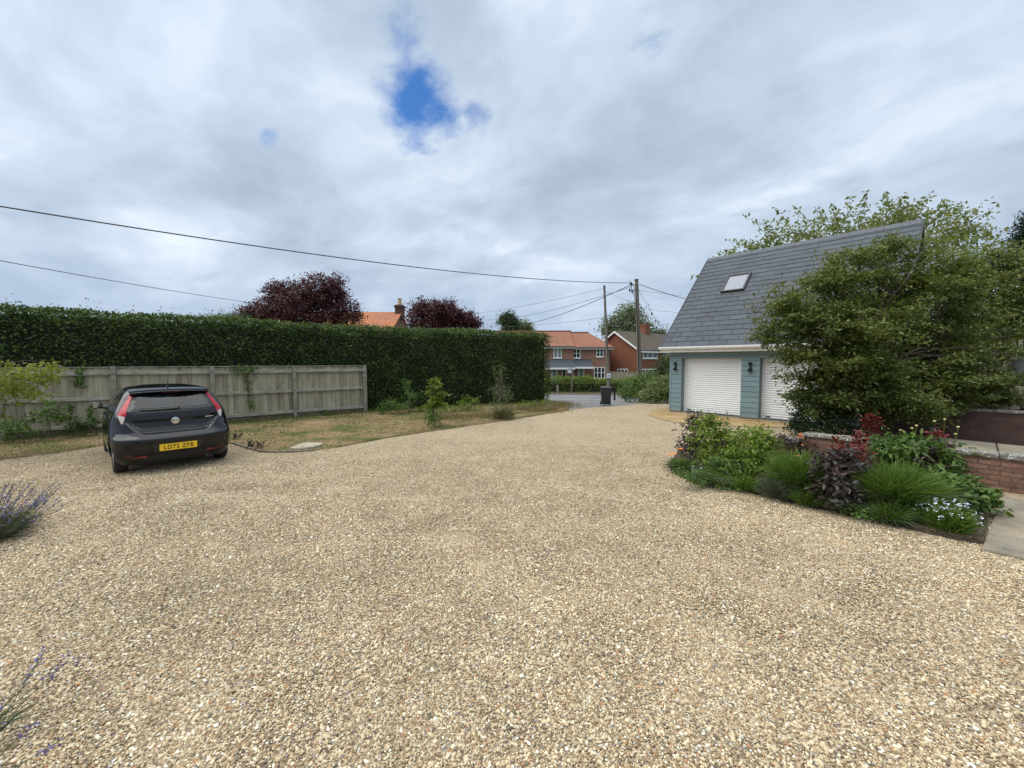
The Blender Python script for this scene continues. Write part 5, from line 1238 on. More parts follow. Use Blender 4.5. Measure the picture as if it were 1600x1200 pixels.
# ------------------------------------------------------------------ the car (local frame: x right, y forward, rear at y = 0)
def car():
    wl, wr = G(180, 740.5), G(347, 714.5)                 # rear tyre contact points
    wl.z = wr.z = 0
    rx = (wr - wl).normalized(); rx = Vector((0.70, 0.714, 0)).normalized()
    fw = Vector((-rx.y, rx.x, 0)); mid = (wl + wr) / 2
    org = Vector((-5.955, 7.25, 0)); rx = Vector((math.cos(.828), math.sin(.828), 0))
    t = thing('hatchback_car', 'black hatchback car parked on the gravel with its tail to us', 'car', (org.x, org.y, 0.0), math.atan2(rx.y, rx.x))
    zT = [.17, .24, .32, .42, .52, .57, .61, .66, .72, .85, .95, 1.02, 1.08, 1.20, 1.32, 1.39, 1.435, 1.465, 1.485, 1.497]
    Rt = [.17, .09, .055, .02, .005, .0, .0, .065, .118, .190, .222, .255, .29, .395, .51, .60, .70, .90, 1.15, 1.45]
    Ft = [3.72, 3.86, 3.93, 3.98, 4.0, 4.0, 3.99, 3.96, 3.90, 3.62, 3.30, 3.05, 2.93, 2.70, 2.46, 2.32, 2.20, 2.03, 1.85, 1.62]
    Wt = [.760, .822, .842, .852, .860, .862, .864, .865, .863, .852, .832, .808, .782, .724, .664, .624, .580, .50, .40, .26]
    rt = [.25, .32, .36, .40, .44, .44, .44, .44, .43, .40, .37, .35, .32, .27, .23, .21, .19, .20, .20, .18]
    rf = [.4, .5, .55, .58, .6, .6, .6, .6, .6, .6, .55, .5, .45, .4, .36, .34, .33, .3, .25, .18]
    def I(tab, z): return float(np.interp(z, zT, tab))
    def sm_(tab, z): return (I(tab, z - .012) + 2 * I(tab, z) + I(tab, z + .012)) / 4
    def zb_(x): return .69 + .21 * smooth(.40, .70, abs(x))
    def bow(z): return 0.105 if z < 1.3 else .08
    def rear(x, z):
        W, r = sm_(Wt, z), sm_(rt, z); a = min(abs(x), W * .9995); c = max(0.0, (a - (W - r)) / r)
        rec = .060 * smooth(-.016, .022, z - zb_(x)) * (1 - smooth(.78, 1.05, z)) * (1 - smooth(.62, .74, abs(x)))
        return sm_(Rt, z) + rec + bow(z) * (a / W) ** 2 + r * .74 * (1 - math.sqrt(max(0, 1 - c ** 2.2)))
    def outline(z):
        W, Rr, Fr, r, q = sm_(Wt, z), sm_(Rt, z), sm_(Ft, z), sm_(rt, z), sm_(rf, z)
        pts = []
        ns = [math.sin(math.pi / 2 * k / 44) for k in range(-44, 45)]
        for s in ns: pts.append((W * s, rear(W * s, z)))
        ya = rear(W, z); yb = Fr - q
        for k in range(1, 40):
            f = k / 40; y = ya + (yb - ya) * f; pts.append((W * (1 - .055 * smooth(.55, 1.0, f)), y))
        We = W * .945
        for k in range(0, 17):
            a = math.pi * k / 16; pts.append((We * math.copysign(abs(math.cos(a)) ** .75, math.cos(a)), yb + q * math.sin(a) ** .8))
        for k in range(39, 0, -1):
            f = k / 40; y = ya + (yb - ya) * f; pts.append((-W * (1 - .055 * smooth(.55, 1.0, f)), y))
        return pts
    zs = sorted(set([.17, .20, .24, .28, .32, .37, .42, .47, .52, .545, .57, .59, .61, .635, .66, .675, .69, .70, .71, .72, .735, .75, .765, .78, .795, .81, .825, .84, .855, .87, .885, .90, .915, .93, .95, .985, 1.02, 1.05, 1.08, 1.12, 1.16, 1.20, 1.24, 1.28, 1.32, 1.355, 1.39, 1.41, 1.435, 1.45, 1.465, 1.475, 1.485, 1.491, 1.497]))
    V, Fc = [], []
    for z in zs: V += [(x, y, z) for x, y in outline(z)]
    n = len(V) // len(zs)
    for j in range(len(zs) - 1):
        for i in range(n): Fc.append((j * n + i, j * n + (i + 1) % n, (j + 1) * n + (i + 1) % n, (j + 1) * n + i))
    top = (len(zs) - 1) * n
    Fc.append(list(range(n - 1, -1, -1)))
    c = len(V); yy = [V[top + i][1] for i in range(n)]; V.append((0, (min(yy) + max(yy)) / 2, 1.502))
    for i in range(n): Fc.append((top + i, top + (i + 1) % n, c))
    me = bpy.data.meshes.new('body'); me.from_pydata(V, [], Fc); me.update()
    body = bpy.data.objects.new('body', me); COL.objects.link(body)
    cms = [MB(), MB(), MB(), MB()]
    for y in (.66, 3.18):
        for q_ in (-1, 1): cms[0].lathe([(.345, .52 * q_), (.345, 1.2 * q_)], 40, 'x', (0, y, .30))
    cms[1].prism([(-.56, .62), (.56, .62), (.56, 1.05), (.48, 1.40), (-.48, 1.40), (-.56, 1.05)], .78, 2.30)          # the cabin
    cms[2].prism([(-.535, 1.12), (.535, 1.12), (.475, 1.325), (-.475, 1.325)], -.5, 1.0)                              # tailgate window
    cms[3].prism([(-.60, 1.00), (.60, 1.00), (.49, 1.375), (-.49, 1.375)], 2.10, 4.2)                                 # windscreen
    cuts = []
    for cm in cms:
        cut = cm.build('cutter', None, None, local=True); cuts.append(cut)
        bmc = bmesh.new(); bmc.from_mesh(cut.data); bmesh.ops.recalc_face_normals(bmc, faces=bmc.faces); bmc.to_mesh(cut.data); bmc.free()
        bl = body.modifiers.new('b', 'BOOLEAN'); bl.operation = 'DIFFERENCE'; bl.object = cut; bl.solver = 'EXACT'
    dg = bpy.context.evaluated_depsgraph_get(); nm = bpy.data.meshes.new_from_object(body.evaluated_get(dg)); nm.name = 'body'
    body.modifiers.clear(); body.data = nm
    for cut in cuts: bpy.data.objects.remove(cut, do_unlink=True)
    nm.materials.clear(); nm.materials.append(M['carpaint']); body.parent = t
    nm.polygons.foreach_set('use_smooth', [True] * len(nm.polygons)); nm.set_sharp_from_angle(angle=R(38))
    def patch(name, poly, mat_, off=.004, parent=t, step=.04, side=None, thick=.02, smooth_=True):
        """a panel lying on the tail (poly in x,z) or on a flank (poly in y,z, side = -1 / 1)"""
        P = [Vector(p) for p in poly]; nP = len(P); B = []
        for i in range(nP):
            a, b = P[i], P[(i + 1) % nP]; k = max(1, int((b - a).length / step)); B += [a.lerp(b, j / k) for j in range(k)]
        nb = len(B); In = []
        x0, x1 = min(p.x for p in P), max(p.x for p in P); z0, z1 = min(p.y for p in P), max(p.y for p in P)
        def ins(x, y):
            cc = False; j = nP - 1
            for i in range(nP):
                if (P[i].y > y) != (P[j].y > y) and x < (P[j].x - P[i].x) * (y - P[i].y) / (P[j].y - P[i].y) + P[i].x: cc = not cc
                j = i
            return cc
        xx = x0
        while xx < x1:
            z = z0
            while z < z1:
                if ins(xx, z) and min((q.x - xx) ** 2 + (q.y - z) ** 2 for q in B) > (step * .5) ** 2: In.append(Vector((xx, z)))
                z += step
            xx += step
        v, e, f, *_ = delaunay_2d_cdt(B + In, [(i, (i + 1) % nb) for i in range(nb)], [], 1, 1e-6)
        def S(p, o):
            if side is None:
                dzr = (rear(p.x, p.y + .01) - rear(p.x, p.y - .01)) / .02; dxr = (rear(p.x + .008, p.y) - rear(p.x - .008, p.y)) / .016
                nn = Vector((dxr, -1, dzr)).normalized()
                return Vector((p.x, rear(p.x, p.y), p.y)) + nn * o
            W = sm_(Wt, p.y); ya = rear(W, p.y); yb = sm_(Ft, p.y) - sm_(rf, p.y); ff = (p.x - ya) / (yb - ya)
            dw = (sm_(Wt, p.y + .01) - sm_(Wt, p.y - .01)) / .02
            nn = Vector((side, 0, -dw)).normalized()
            return Vector((side * W * (1 - .055 * smooth(.55, 1.0, ff)), p.x, p.y)) + nn * o
        m = len(v); VV = [S(p, off) for p in v] + [S(p, off - thick) for p in v[:nb]]
        FF = [list(q) for q in f] + [(i, i + m, (i + 1) % nb + m, (i + 1) % nb) for i in range(nb)]
        me = bpy.data.meshes.new(name); me.from_pydata([tuple(q) for q in VV], [], FF); me.update()
        bm = bmesh.new(); bm.from_mesh(me); bmesh.ops.recalc_face_normals(bm, faces=bm.faces); bm.to_mesh(me); bm.free()
        if smooth_: me.polygons.foreach_set('use_smooth', [True] * len(me.polygons)); me.set_sharp_from_angle(angle=R(40))
        return link(name, me, mat_, parent)
    # tailgate: slightly proud panel with a dark shut line round it
    gate = [(-.625, .925), (-.585, .83), (-.51, .765), (-.40, .725), (.40, .725), (.51, .765), (.585, .83), (.625, .925), (.625, 1.068), (-.625, 1.068)]
    patch('tailgate', gate, M['carpaint'], .006)
    fr_ = [(-.637, 1.075), (.637, 1.075), (.59, 1.17), (.51, 1.35), (-.51, 1.35), (-.59, 1.17)]; hole = [(-.525, 1.125), (-.535, 1.15), (-.475, 1.318), (.475, 1.318), (.535, 1.15), (.525, 1.125)]
    for nm_, pl_ in (('window_surround', [fr_[0], fr_[1], hole[5], hole[0]]), ('window_surround', [fr_[1], fr_[2], fr_[3], hole[3], hole[4], hole[5]]), ('window_surround', [fr_[3], fr_[4], hole[2], hole[3]]), ('window_surround', [fr_[4], fr_[5], fr_[0], hole[0], hole[1], hole[2]])):
        patch(nm_, pl_, M['carglass'], .007, thick=.008)
    patch('rear_window', hole, M['clearglass'], .0068, thick=.007)
    # through the glass: pale reflection of the windscreen is the sky in the glass itself
    for s in (-1, 1):
        L_ = [(s * .522, 1.352), (s * .552, 1.365), (s * .615, 1.25), (s * .688, 1.12), (s * .738, 1.035), (s * .735, 1.022), (s * .645, .998), (s * .632, 1.03), (s * .632, 1.08), (s * .585, 1.19)]
        lamp = patch('tail_light', L_, M['redlens'], .012, step=.03)
        patch('reversing_lens', [(s * .655, .995), (s * .732, 1.018), (s * .725, .955), (s * .705, .885), (s * .692, .875), (s * .672, .92)], M['clearlens'], .012, lamp, .03)
        patch('bezel', [(s * .625, 1.03), (s * .64, .97), (s * .66, .90), (s * .692, .855), (s * .715, .875), (s * .745, 1.0), (s * .748, 1.05), (s * .65, 1.02)], M['black_plastic'], .006, lamp, .03)
        patch('reflector', [(s * .42, .285), (s * .70, .31), (s * .70, .345), (s * .63, .355), (s * .42, .325)], M['redlens_dark'], .006)
        # flank glass, pillars, doors
        patch('side_window', [(.98, 1.075), (1.62, 1.05), (1.66, 1.40), (1.28, 1.385), (1.05, 1.25)], M['carglass'], .005, side=s, step=.08)
        patch('side_window', [(1.70, 1.048), (2.62, 1.03), (2.30, 1.34), (2.12, 1.40), (1.74, 1.405)], M['carglass'], .005, side=s, step=.08)
        for y in (1.08, 1.68, 2.75): patch('door_seam', [(y, .32), (y + .008, .32), (y + .008, 1.03), (y, 1.03)], M['black_plastic'], .002, side=s, step=.08, thick=.006)
        for y in (1.25, 2.02):
            m = MB(); W = sm_(Wt, .94); m.tube([(s * (W + .0), y, .94), (s * (W + .032), y + .03, .945), (s * (W + .032), y + .16, .945), (s * W, y + .19, .94)], .014, 6); m.build('door_handle', M['carpaint'], t, local=True, smooth=True)
        patch('sill', [(1.02, .175), (2.82, .175), (2.82, .25), (1.02, .25)], M['black_plastic'], .008, side=s, step=.1)
        # mirror
        m = MB(); W = sm_(Wt, 1.03)
        prof = []
        for yy, k in ((0, .80), (.025, .97), (.06, 1.0), (.10, .85), (.135, .45)): prof.append((yy, k))
        P = []
        for yy, k in prof:
            for a in range(16):
                q = 2 * math.pi * a / 16; P.append((s * (.915 + .085 * k * math.copysign(abs(math.cos(q)) ** .75, math.cos(q))), 2.45 + yy, 1.065 + .070 * k * math.copysign(abs(math.sin(q)) ** .75, math.sin(q))))
        m.add(P, [(j * 16 + a, j * 16 + (a + 1) % 16, (j + 1) * 16 + (a + 1) % 16, (j + 1) * 16 + a) for j in range(4) for a in range(16)] + [list(range(15, -1, -1)), [64 + a for a in range(16)]])
        m.tube([(s * (W - .05), 2.52, 1.0), (s * .90, 2.52, 1.03)], [.035, .028], 8)
        mo = m.build('wing_mirror', M['carpaint'], t, local=True, smooth=True); mo.data.set_sharp_from_angle(angle=R(50))
        m = MB(); P = [(s * (.915 + .064 * math.copysign(abs(math.cos(q)) ** .75, math.cos(q))), 2.446, 1.065 + .050 * math.copysign(abs(math.sin(q)) ** .75, math.sin(q))) for q in [2 * math.pi * a / 16 for a in range(16)]]
        m.add(P, [list(range(16))]); m.build('mirror_glass', M['mirror'], mo, local=True)
    # spoiler over the glass
    V2, F2 = [], []; nx = 25
    sec = [(-.0, -.012), (-.012, .002), (-.0, .020), (.12, .034), (.30, .030), (.42, .004), (.30, -.01), (.10, -.03)]
    for i in range(nx):
        f = -1 + 2 * i / (nx - 1); x = .572 * f; dy = .09 * abs(f) ** 2.2; dz = -.032 * abs(f) ** 2.5
        for y, z in sec: V2.append((x, .475 + dy + y, 1.405 + dz + z))
    ks = len(sec)
    F2 = [(i * ks + k, (i + 1) * ks + k, (i + 1) * ks + (k + 1) % ks, i * ks + (k + 1) % ks) for i in range(nx - 1) for k in range(ks)] + [list(range(ks)), [(nx - 1) * ks + k for k in range(ks - 1, -1, -1)]]
    me = bpy.data.meshes.new('spoiler'); me.from_pydata(V2, [], F2); me.update(); me.polygons.foreach_set('use_smooth', [True] * len(me.polygons)); me.set_sharp_from_angle(angle=R(45)); link('spoiler', me, M['carpaint'], t)
    m = MB(); m.box(-.14, .14, .488, .50, 1.385, 1.397); m.build('brake_light', M['redlens_dark'], t, local=True)
    # lower bumper insert, plate recess, plate, badge
    patch('bumper_insert', [(-.56, .185), (.56, .185), (.44, .285), (.36, .32), (-.36, .32), (-.44, .285)], M['black_plastic'], .006)
    patch('bumper_crease', [(-.74, .33), (-.70, .30), (-.40, .345), (.40, .345), (.70, .30), (.74, .33), (.40, .37), (-.40, .37)], M['carpaint'], .010)
    yp = rear(0, .44)
    patch('plate_recess', [(-.32, .375), (.32, .375), (.36, .52), (-.36, .52)], M['black_plastic'], .003)
    m = MB(); m.box(-.262, .262, yp - .030, yp + .03, .392, .505); pl = m.build('number_plate', M['plate'], t, local=True, bevel=.003)
    def text(name, s, size, loc, mat_, parent, ext=.0015, sx=1.0, rot=(R(90), 0, 0)):
        cu = bpy.data.curves.new(name, 'FONT'); cu.body = s; cu.size = size; cu.extrude = ext; cu.align_x = 'CENTER'; cu.align_y = 'CENTER'; cu.offset = size * .008; cu.space_character = 1.16
        o = bpy.data.objects.new(name, cu); COL.objects.link(o)
        dg = bpy.context.evaluated_depsgraph_get(); me = bpy.data.meshes.new_from_object(o.evaluated_get(dg)); bpy.data.objects.remove(o, do_unlink=True)
        me.transform(Matrix.Translation(Vector(loc)) @ Matrix.Rotation(rot[0], 4, 'X') @ Matrix.Diagonal((sx, 1, 1, 1))); me.materials.clear()
        return link(name, me, mat_, parent)
    text('lettering', 'LD72 ZFB', .105, (0, yp - .032, .449), M['ink'], pl, sx=.84)
    zb = .885; yb = rear(0, zb); ta = math.atan2(rear(0, zb + .02) - rear(0, zb - .02), .04)
    m = MB((0, yb - .012, zb), (1, 0, 0), (0, math.cos(ta), -math.sin(ta)), (0, math.sin(ta), math.cos(ta))); m.lathe([(.046, -.006), (.058, -.004), (.062, .004), (.062, .012)], 28, 'y'); bd = m.build('badge', M['chrome'], t, local=True, smooth=True); bd.data.set_sharp_from_angle(angle=R(35))
    m = MB((0, yb - .012, zb), (1, 0, 0), (0, math.cos(ta), -math.sin(ta)), (0, math.sin(ta), math.cos(ta)))
    for a0 in range(8):
        a, b = math.pi / 4 * a0 + math.pi / 8, math.pi / 4 * (a0 + 1) + math.pi / 8
        m.add([(r_ * math.cos(q), -.0085, r_ * math.sin(q)) for r_, q in ((.040, a), (.040, b), (.046, b), (.046, a))], [(0, 1, 2, 3)])
    m.build('octagon', M['ink'], bd, local=True)
    text('lettering', 'MG', .048, (0, yb - .020, zb), M['ink'], bd, sx=.95, rot=(R(90) - ta, 0, 0))
    zq = .915; yq = rear(.50, zq)
    m = MB(); m.prism([(.44, zq - .012), (.575, zq - .006), (.58, zq + .002), (.46, zq + .004)], rear(.46, zq) - .016, rear(.58, zq) + .005); m.build('model_badge', M['chrome'], t, local=True)
    # wiper
    m = MB(); f0 = [(0.06, 1.105), (-.10, 1.10), (-.30, 1.095), (-.47, 1.10)]
    m.tube([(x, rear(x, z) - .025, z) for x, z in f0], [.018, .013, .010, .007], 6); m.tube([(.06, rear(.06, 1.10) + .0, 1.10), (.06, rear(.06, 1.10) - .035, 1.098)], .024, 10)
    m.build('wiper', M['black_plastic'], t, local=True)
    m = MB(); m.tube([(0, .92, 1.468), (0, .84, 1.60), (0, .74, 1.82)], [.008, .004, .0025], 6); m.lathe([(.028, -.01), (.02, .02), (.008, .04)], 10, c=(0, .92, 1.465)); m.build('aerial', M['black_plastic'], t, local=True)
    # wheels
    for y in (.66, 3.18):
        for s in (-1, 1):
            xo = .822 if y < 1 else .815
            def lx(v): return s * (xo - v)
            prof = [(.20, .02), (.235, .004), (.272, .0), (.292, .018), (.300, .045), (.301, .14), (.292, .175), (.25, .19), (.20, .18)]
            m = MB(); m.lathe([(a, lx(b)) for a, b in prof], 40, 'x', (0, y, .300))
            for gx in (.075, .11): m.lathe([(.3022, lx(gx)), (.3022, lx(gx + .004))], 40, 'x', (0, y, .300))
            wh = m.build('wheel', M['rubber'], t, local=True, smooth=True); wh.data.set_sharp_from_angle(angle=R(35))
            m = MB(); m.lathe([(.205, lx(.012)), (.195, lx(.03)), (.19, lx(.10))], 40, 'x', (0, y, .300)); m.lathe([(.06, lx(.012)), (.05, lx(.004))], 20, 'x', (0, y, .300))
            for k in range(10):
                a = 2 * math.pi * k / 10 + .1 * (k % 2); ca, sa = math.cos(a), math.sin(a); w = .016
                m.add([(lx(.012), y + ca * .045 - sa * w, .3 + sa * .045 + ca * w), (lx(.012), y + ca * .045 + sa * w, .3 + sa * .045 - ca * w), (lx(.016), y + ca * .2 + sa * w, .3 + sa * .2 - ca * w), (lx(.016), y + ca * .2 - sa * w, .3 + sa * .2 + ca * w),
                       (lx(.04), y + ca * .045 - sa * w, .3 + sa * .045 + ca * w), (lx(.04), y + ca * .045 + sa * w, .3 + sa * .045 - ca * w), (lx(.04), y + ca * .2 + sa * w, .3 + sa * .2 - ca * w), (lx(.04), y + ca * .2 - sa * w, .3 + sa * .2 + ca * w)],
                      [(0, 1, 2, 3), (0, 1, 5, 4), (1, 2, 6, 5), (2, 3, 7, 6), (3, 0, 4, 7)])
            m.build('rim', M['rim'], wh, local=True)
    # cabin: seats, dashboard, windscreen
    for sx in (-.30, .30):
        m = MB(); m.prismx([(1.62, .62), (1.80, .62), (1.72, 1.04), (1.62, 1.05)], sx - .22, sx + .22); m.prismx([(1.62, 1.08), (1.70, 1.08), (1.69, 1.24), (1.61, 1.24)], sx - .12, sx + .12); m.tube([(sx, 1.66, 1.0), (sx, 1.65, 1.1)], .02, 6); m.build('seat', M['trim'], t, local=True, bevel=.025)
    m = MB(); m.prismx([(.85, .62), (1.0, .62), (.92, 1.06), (.84, 1.06)], -.53, .53); m.build('rear_bench', M['trim'], t, local=True, bevel=.03)
    m = MB(); m.prismx([(2.35, .65), (2.9, .65), (2.9, .99), (2.45, .98)], -.55, .55); m.build('dashboard', M['trim'], t, local=True)
    P = []; rows_ = [1.0, 1.06, 1.12, 1.18, 1.24, 1.30, 1.36, 1.385]
    for z in rows_: P += [(x, y + .006, z) for x, y in outline(z)[89 + 39 + 2:89 + 39 + 15]]
    m = MB(); m.add(P, [(j * 13 + i, j * 13 + i + 1, (j + 1) * 13 + i + 1, (j + 1) * 13 + i) for j in range(len(rows_) - 1) for i in range(12)]); m.build('windscreen', M['clearglass'], t, local=True, smooth=True)
    # front end, seen only from beside the car
    m = MB(); m.box(-.5, .5, 3.93, 4.005, .30, .42); m.build('grille', M['black_plastic'], t, local=True)
    m = MB(); m.box(-.6, .6, .6, 3.4, .13, .19); m.tube([(.42, .1, .22), (.42, .7, .22)], .03, 8); m.build('underbody', M['black_plastic'], t, local=True)
    for s in (-1, 1):
        m = MB(); m.lathe([(.11, 0), (.09, .05), (.03, .07)], 16, 'y', (s * .56, 3.80, .66)); m.build('headlight', M['clearlens'], t, local=True)
car()

# ------------------------------------------------------------------ plants of the flower bed
def plant(name, label, cat_, px, py, blobs, ncl, m, cs, ls, lm, seed, stem='stem', six=True, group=None, **kw):
    b = G(px, py); b.z += .03
    bl = [eb(x, y, b.y + dy, rx, ry) for x, y, dy, rx, ry in blobs]
    cz = max(b.z + .1, sum(q[2] for q in bl) / len(bl))
    return tree(name, label, cat_, tuple(b), (b.x, b.y, cz), .012, bl, ncl, m, cs, ls, lm, bark=stem, seed=seed, six=six, group=group, **kw)
def mound(name, label, cat_, px, py, rx, h, n, L, w, lm, seed, spread=.7, group=None, second=None, flowers=None, ry=None, bend=.25):
    rng = np.random.default_rng(seed); b = G(px, py); b.z += .02; D = b.y
    rw = rx * D / F; t = thing(name, label, cat_, tuple(b), group=group)
    a = rng.random(n) * 2 * math.pi; r = np.sqrt(rng.random(n)); ryw = (ry or rw * .8)
    P = np.stack([b.x + np.cos(a) * r * rw * .6, b.y + np.sin(a) * r * ryw * .6, np.full(n, b.z)], 1)
    P[:, 2] += rng.random(n) ** 1.3 * h * .45
    Dv = np.stack([np.cos(a) * r * spread, np.sin(a) * r * spread, np.full(n, 1.0)], 1) + rng.normal(size=(n, 3)) * .22
    V, Q, rr = blades(P, Dv, np.full(n, L) * (1 - .35 * r ** 2), w, rng, bend)
    npmesh('leaves', V, Q, rr, M[lm], t)
    if second:
        m2, n2, L2, w2 = second; k = rng.choice(n, n2)
        V, Q, rr = blades(P[k], Dv[k] * np.array([1.5, 1.5, .8]), L2, w2, rng, .5); npmesh('dry_leaves', V, Q, rr, M[m2], t)
    if flowers:
        fm, nf, fs = flowers; k = rng.choice(n, nf); Pf = P[k] + unit(Dv[k]) * (L * .95); Pf = np.repeat(Pf, 5, axis=0) + rng.normal(size=(nf * 5, 3)) * fs * .35
        V, Q, rr = leaves(Pf, fs, .9, None, 0, .8, rng=rng); npmesh('flowers', V, Q, rr, M[fm], t)
    return t
plant('red_leaved_rose', 'dark plum red shrub at the far left tip of the flower bed', 'shrub', 1088, 720, [(1086, 680, 0, 22, 34), (1092, 660, .1, 20, 18), (1080, 705, -.1, 18, 16)], 110, 11, .085, .062, 'l_plum', 51, 'redstem', inner=.3)
plant('leafy_shrub', 'bushy light green shrub second from the left tip of the bed', 'shrub', 1118, 735, [(1116, 688, 0, 34, 36), (1108, 668, .1, 24, 20), (1128, 710, -.1, 34, 26), (1140, 690, .1, 24, 24)], 210, 12, .085, .062, 'l_lime', 52, 'stem', inner=.4, up=.6)
plant('leafy_shrub', 'light green shrub with yellowish top beside the terracotta pot', 'shrub', 1180, 752, [(1178, 702, 0, 40, 36), (1186, 682, .1, 26, 18), (1170, 730, -.1, 40, 26), (1206, 712, .1, 26, 26)], 230, 12, .085, .064, 'l_lime', 53, 'stem', inner=.4, up=.6)
plant('leafy_shrub', 'fresh green leafy plant low between the two light green shrubs', 'shrub', 1150, 755, [(1148, 735, 0, 34, 22), (1128, 728, 0, 20, 18)], 100, 11, .07, .058, 'l_green', 54, 'stem', inner=.4, up=.7)
# taller shoots with red brown tips above the shrubs
def sprigs(name, label, spots, lm, seed, ls=.05, stem='redstem', D=None):
    rng = np.random.default_rng(seed); b = G(*spots[0][0]); t = thing(name, label, 'plant', tuple(b)); m = MB(); parts = []
    for (bx_, by_), (tx, ty) in spots:
        q = G(bx_, by_); e = AT(tx, ty, q.y + rng.uniform(-.1, .1)); mid = q.lerp(e, .5) + Vector((rng.normal() * .02, 0, 0))
        m.tube([q - Vector((0, 0, .02)), mid, e], [.006, .005, .003], 5)
        n = 26; f = rng.uniform(.35, 1.03, n); P = np.array([q.lerp(e, k) for k in f]) + rng.normal(size=(n, 3)) * .028
        parts.append(leaves(P, ls, .5, None, 0, .35, rng=rng, six=True))
    m.build('stems', M[stem], t); V, Q, r = cat(parts); npmesh('leaves', V, Q, r, M[lm], t); return t
sprigs('rose_shoots', 'thin reddish shoots rising above the light green shrubs', [((1110, 735), (1092, 645)), ((1112, 735), (1108, 641)), ((1120, 735), (1134, 645)), ((1100, 730), (1072, 652)), ((1130, 738), (1140, 650))], 'l_plum', 55, .04)
plant('purple_rose', 'dark purple leaved shrub with bright red young tips', 'shrub', 1318, 795, [(1318, 740, 0, 34, 38), (1312, 765, -.05, 38, 28), (1330, 722, .05, 24, 20), (1300, 735, 0, 20, 26)], 120, 11, .085, .075, 'l_plum', 56, 'redstem', inner=.45, up=.7)
plant('red_tipped_rose', 'crimson red shoots above the purple shrub in the bed', 'shrub', 1334, 780, [(1326, 697, 0, 18, 10), (1345, 700, .1, 16, 14), (1342, 712, 0, 14, 9), (1350, 684, .2, 12, 12), (1336, 755, -.15, 14, 8), (1328, 722, -.1, 18, 8)], 46, 9, .07, .062, 'l_red', 57, 'redstem', inner=.2, up=.5)
plant('red_leaved_rose', 'tall crimson leaved shoot before the lower dark wall', 'shrub', 1370, 720, [(1368, 665, 0, 12, 14), (1362, 654, 0, 8, 8), (1352, 690, -.1, 14, 12)], 34, 9, .06, .058, 'l_red', 58, 'redstem', inner=.2, up=.4)
plant('small_maple', 'low feathery green plant in front of the lichened coping', 'plant', 1302, 718, [(1302, 692, 0, 30, 14), (1290, 700, 0, 20, 14), (1320, 704, 0, 22, 12)], 80, 11, .07, .05, 'l_yellow', 59, 'stem', inner=.3, up=.6)
plant('plum_groundcover', 'dusky plum leaved plant under the terracotta pot', 'plant', 1250, 722, [(1240, 694, 0, 26, 16), (1262, 708, 0, 24, 16), (1225, 690, .1, 18, 12)], 80, 10, .07, .055, 'l_plum', 60, 'redstem', inner=.3)
plant('peony', 'broad glossy green leaved peony against the brick wall', 'plant', 1455, 748, [(1440, 698, 0, 42, 18), (1475, 715, .05, 42, 24), (1420, 705, 0, 30, 20), (1500, 722, .1, 26, 18), (1455, 725, -.1, 44, 18)], 190, 10, .10, .125, 'l_green', 61, 'stem', inner=.4, up=.45, aspect=.36, droop=.4)
plant('red_tipped_rose', 'bronze and red leaved shoots growing through the peony', 'shrub', 1462, 752, [(1470, 684, 0, 14, 10), (1480, 698, 0, 14, 8), (1458, 714, -.12, 20, 12), (1470, 724, -.12, 20, 12), (1466, 735, -.15, 18, 8)], 48, 8, .07, .075, 'l_plum', 62, 'redstem', inner=.3, up=.6)
plant('red_tipped_rose', 'small red young leaves at the top of the peony', 'shrub', 1474, 750, [(1472, 682, -.02, 12, 8), (1480, 700, -.14, 12, 5), (1468, 722, -.2, 9, 4)], 20, 8, .05, .06, 'l_red', 63, 'redstem', inner=.2, up=.4)
plant('hydrangea', 'mound of bright green round leaves beside the paving', 'plant', 1515, 800, [(1516, 770, 0, 38, 20), (1500, 778, -.05, 34, 20), (1535, 782, 0, 24, 18), (1490, 765, .1, 24, 18), (1545, 788, -.05, 16, 14)], 210, 10, .07, .075, 'l_green', 64, 'stem', inner=.55, up=.9, aspect=.62)
plant('green_herb', 'mixed green leaves behind the lavender mound', 'plant', 1395, 740, [(1395, 695, 0, 30, 20), (1380, 715, 0, 26, 20), (1410, 712, .1, 24, 16)], 100, 10, .08, .06, 'l_green', 65, 'stem', inner=.35)
mound('catmint', 'soft green spiky mound left of the purple shrub', 'plant', 1252, 778, 50, .62, 3400, .50, .010, 'l_needle', 71, .55, second=('l_greyneedle', 500, .35, .008), ry=.42)
mound('lavender_mound', 'large green lavender mound right of the purple shrub', 'plant', 1402, 806, 62, .62, 4400, .50, .010, 'l_needle', 72, .6, second=('l_greyneedle', 900, .34, .008), ry=.42)
mound('grey_lavender', 'grey green straggly tuft at the bed edge below the catmint', 'plant', 1215, 781, 34, .3, 900, .24, .009, 'l_greyneedle', 73, .9, ry=.25)
mound('pinks', 'low grey green cushion at the left tip of the bed', 'plant', 1068, 738, 24, .22, 900, .20, .010, 'l_needle', 74, 1.0, second=('l_greyneedle', 400, .2, .009), ry=.3)
mound('pinks', 'low cushion with tiny white flowers on the bed edge', 'plant', 1112, 758, 30, .22, 1000, .22, .011, 'l_needle', 75, 1.0, flowers=('petal_white', 10, .016), second=('l_greyneedle', 300, .2, .009), ry=.28)
mound('green_cushion', 'dark green low cushion between the catmint and the edging', 'plant', 1168, 768, 30, .2, 800, .20, .012, 'l_needle', 76, 1.0, ry=.25)
mound('candytuft', 'small plant covered with pale blue white flowers by the paving', 'plant', 1480, 836, 26, .3, 900, .27, .014, 'l_needle', 77, .5, flowers=('petal_white', 75, .017), ry=.2)
mound('green_cushion', 'low green tuft left of the blue white flowers', 'plant', 1440, 822, 30, .2, 700, .22, .013, 'l_needle', 78, 1.0, ry=.22)
